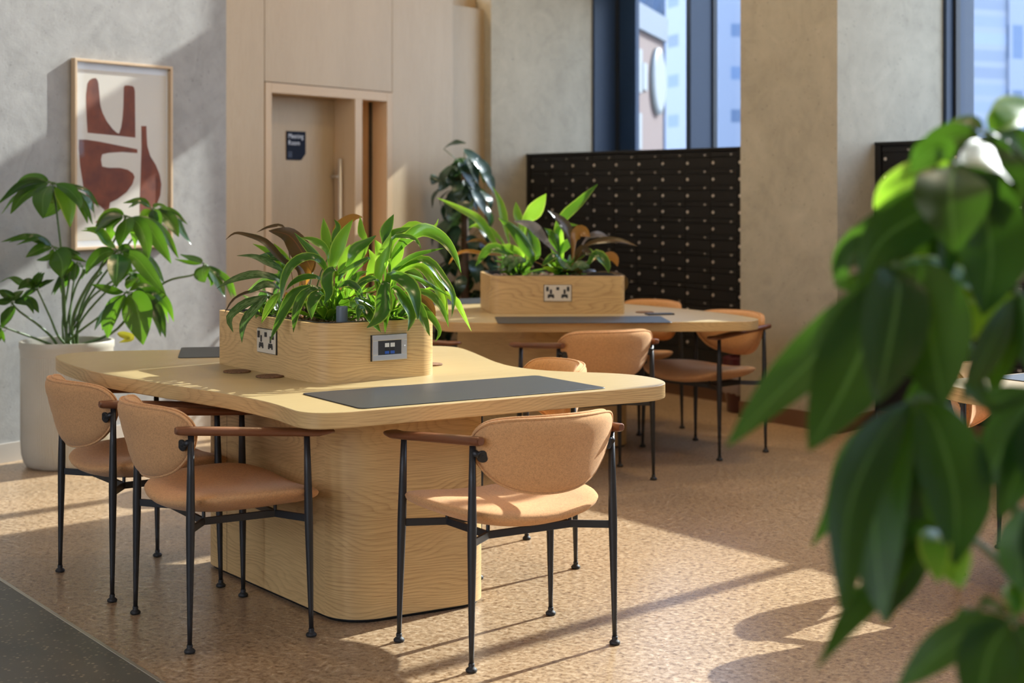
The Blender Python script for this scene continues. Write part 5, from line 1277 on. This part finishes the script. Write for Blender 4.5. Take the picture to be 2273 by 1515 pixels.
# ---- the big out-of-focus plant at the right
FB = Vector((1.02, 2.12))
cp = thing('plant_pot', 'dark pot of the big foreground plant, below the picture', 'plant pot', (FB.x, FB.y, 0))
b = MB(); b.lathe([(0.16, 0), (0.21, 0.40), (0.215, 0.42), (0.195, 0.42), (0.19, 0.37), (0.0, 0.37)], 40, cap=False); b.build('pot_body', 'pot_dark', cp, sharp=40)
r = thing('umbrella_plant', 'big blurred umbrella plant with hanging leaves close at the right edge', 'plant', (FB.x, FB.y, 0.37))
fol, stm = MB(), MB(); base = Vector((FB.x, FB.y, 0.37))
def ci(x, y, d): return at(x, y, d)
FG = [
 ((1985, 585), 1.92, [(2350, 1450, 2.1), (2230, 1000, 2.05), (2100, 660, 1.98)], [
   ([(1930, 660), (1800, 800), (1700, 900), (1612, 992)], 118, -0.05), ([(1945, 700), (1880, 850), (1795, 1000)], 180, -0.12), ([(1900, 560), (1850, 625)], 90, 0.1), ([(1930, 760), (1900, 900)], 100, 0.1), ([(2045, 640), (2072, 780), (2095, 905)], 190, -0.15), ([(1990, 540), (1960, 610), (1850, 632)], 110, 0.12), ([(2060, 600), (2140, 640), (2210, 700)], 90, 0.1, 1)]),
 ((2030, 880), 1.82, [(2360, 1500, 2.1), (2290, 1200, 2.0), (2130, 930, 1.86)], [
   ([(1980, 970), (1940, 1130), (1962, 1378)], 152, -0.10), ([(2080, 950), (2120, 1100), (2118, 1255)], 176, -0.08), ([(1900, 990), (1850, 1130), (1800, 1215)], 56, 0.08), ([(2000, 1080), (2020, 1200), (1965, 1380)], 120, 0.08), ([(2090, 820), (2050, 860), (1990, 960)], 60, 0.05)]),
 ((2085, 1170), 1.80, [(2370, 1560, 2.1), (2330, 1400, 2.0), (2190, 1220, 1.86)], [
   ([(2100, 1210), (2135, 1305)], 96, -0.05, 1), ([(2040, 1180), (2010, 1260), (1960, 1375)], 110, 0.04), ([(1990, 1260), (1890, 1370), (1820, 1475)], 66, -0.04)]),
 ((2120, 360), 1.98, [(2400, 1300, 2.15), (2330, 800, 2.1), (2230, 440, 2.03)], [
   ([(2060, 390), (1990, 415), (1940, 462)], 112, 0.08, 1), ([(2060, 460), (1960, 530), (1905, 632)], 130, -0.08), ([(2110, 430), (2120, 560)], 170, -0.14), ([(2170, 420), (2200, 560), (2180, 700)], 180, -0.05), ([(2080, 330), (2020, 380)], 80, 0.0), ([(2040, 470), (1880, 560), (1850, 620)], 110, 0.06), ([(2080, 500), (2040, 620)], 110, 0.10), ([(2200, 360), (2290, 420)], 130, 0.05)]),
 ((2190, 295), 2.06, [(2420, 1200, 2.2), (2380, 700, 2.15), (2290, 380, 2.1)], [
   ([(2110, 310), (2030, 365)], 84, 0.0), ([(2200, 380), (2230, 500)], 160, -0.1), ([(2260, 340), (2300, 450)], 130, 0.05), ([(2140, 270), (2080, 290)], 50, 0.1), ([(2240, 250), (2300, 230)], 80, 0.1, 1), ([(2160, 420), (2130, 520)], 120, 0.12)]),
 ((2260, 640), 1.95, [(2430, 1300, 2.1), (2360, 900, 2.05)], [
   ([(2200, 700), (2100, 720), (2030, 690)], 90, 0.0, 1), ([(2230, 760), (2200, 880)], 80, -0.05), ([(2190, 640), (2100, 560)], 90, 0.12), ([(2290, 740), (2330, 860)], 120, 0.0), ([(2210, 580), (2120, 500)], 120, 0.15)]),
 ((2320, 860), 1.78, [(2450, 1400, 2.0), (2400, 1100, 1.9)], [
   ([(2270, 920), (2220, 1010), (2175, 1092)], 120, 0.0), ([(2240, 880), (2190, 890), (2120, 842)], 60, 0.0), ([(2320, 980), (2300, 1120)], 140, -0.05), ([(2270, 980), (2240, 1060)], 100, 0.1)]),
 ((2290, 1110), 1.75, [(2440, 1500, 2.0), (2380, 1280, 1.85)], [([(2270, 1200), (2262, 1320)], 110, 0.0), ([(2330, 1200), (2340, 1330)], 120, 0.0)]),
 ((2250, 1370), 1.68, [(2430, 1700, 2.0), (2350, 1520, 1.8)], [
   ([(2170, 1390), (2080, 1450), (1990, 1530)], 92, 0.0), ([(2200, 1440), (2180, 1520), (2160, 1600)], 150, -0.05), ([(2260, 1330), (2273, 1280)], 60, 0.1, 1), ([(2290, 1450), (2300, 1560)], 130, 0.0), ([(2180, 1340), (2110, 1400)], 50, 0.1)])]
for node, d, sp, lv in FG: cluster(fol, stm, base, node, d, sp, lv, ci, 1.0, kind='lance', srad=0.0055, mat=0, pet=0.15, wmul=1.0, n_extra=2)
for bmx in (fol, stm):
    for i, v in enumerate(bmx.v): bmx.v[i] = (v[0]-base.x, v[1]-base.y, v[2]-base.z)
fol.build('foliage', ['leaf_shade', 'leaf_lime'], r); stm.build('stems', 'stem_green', r)
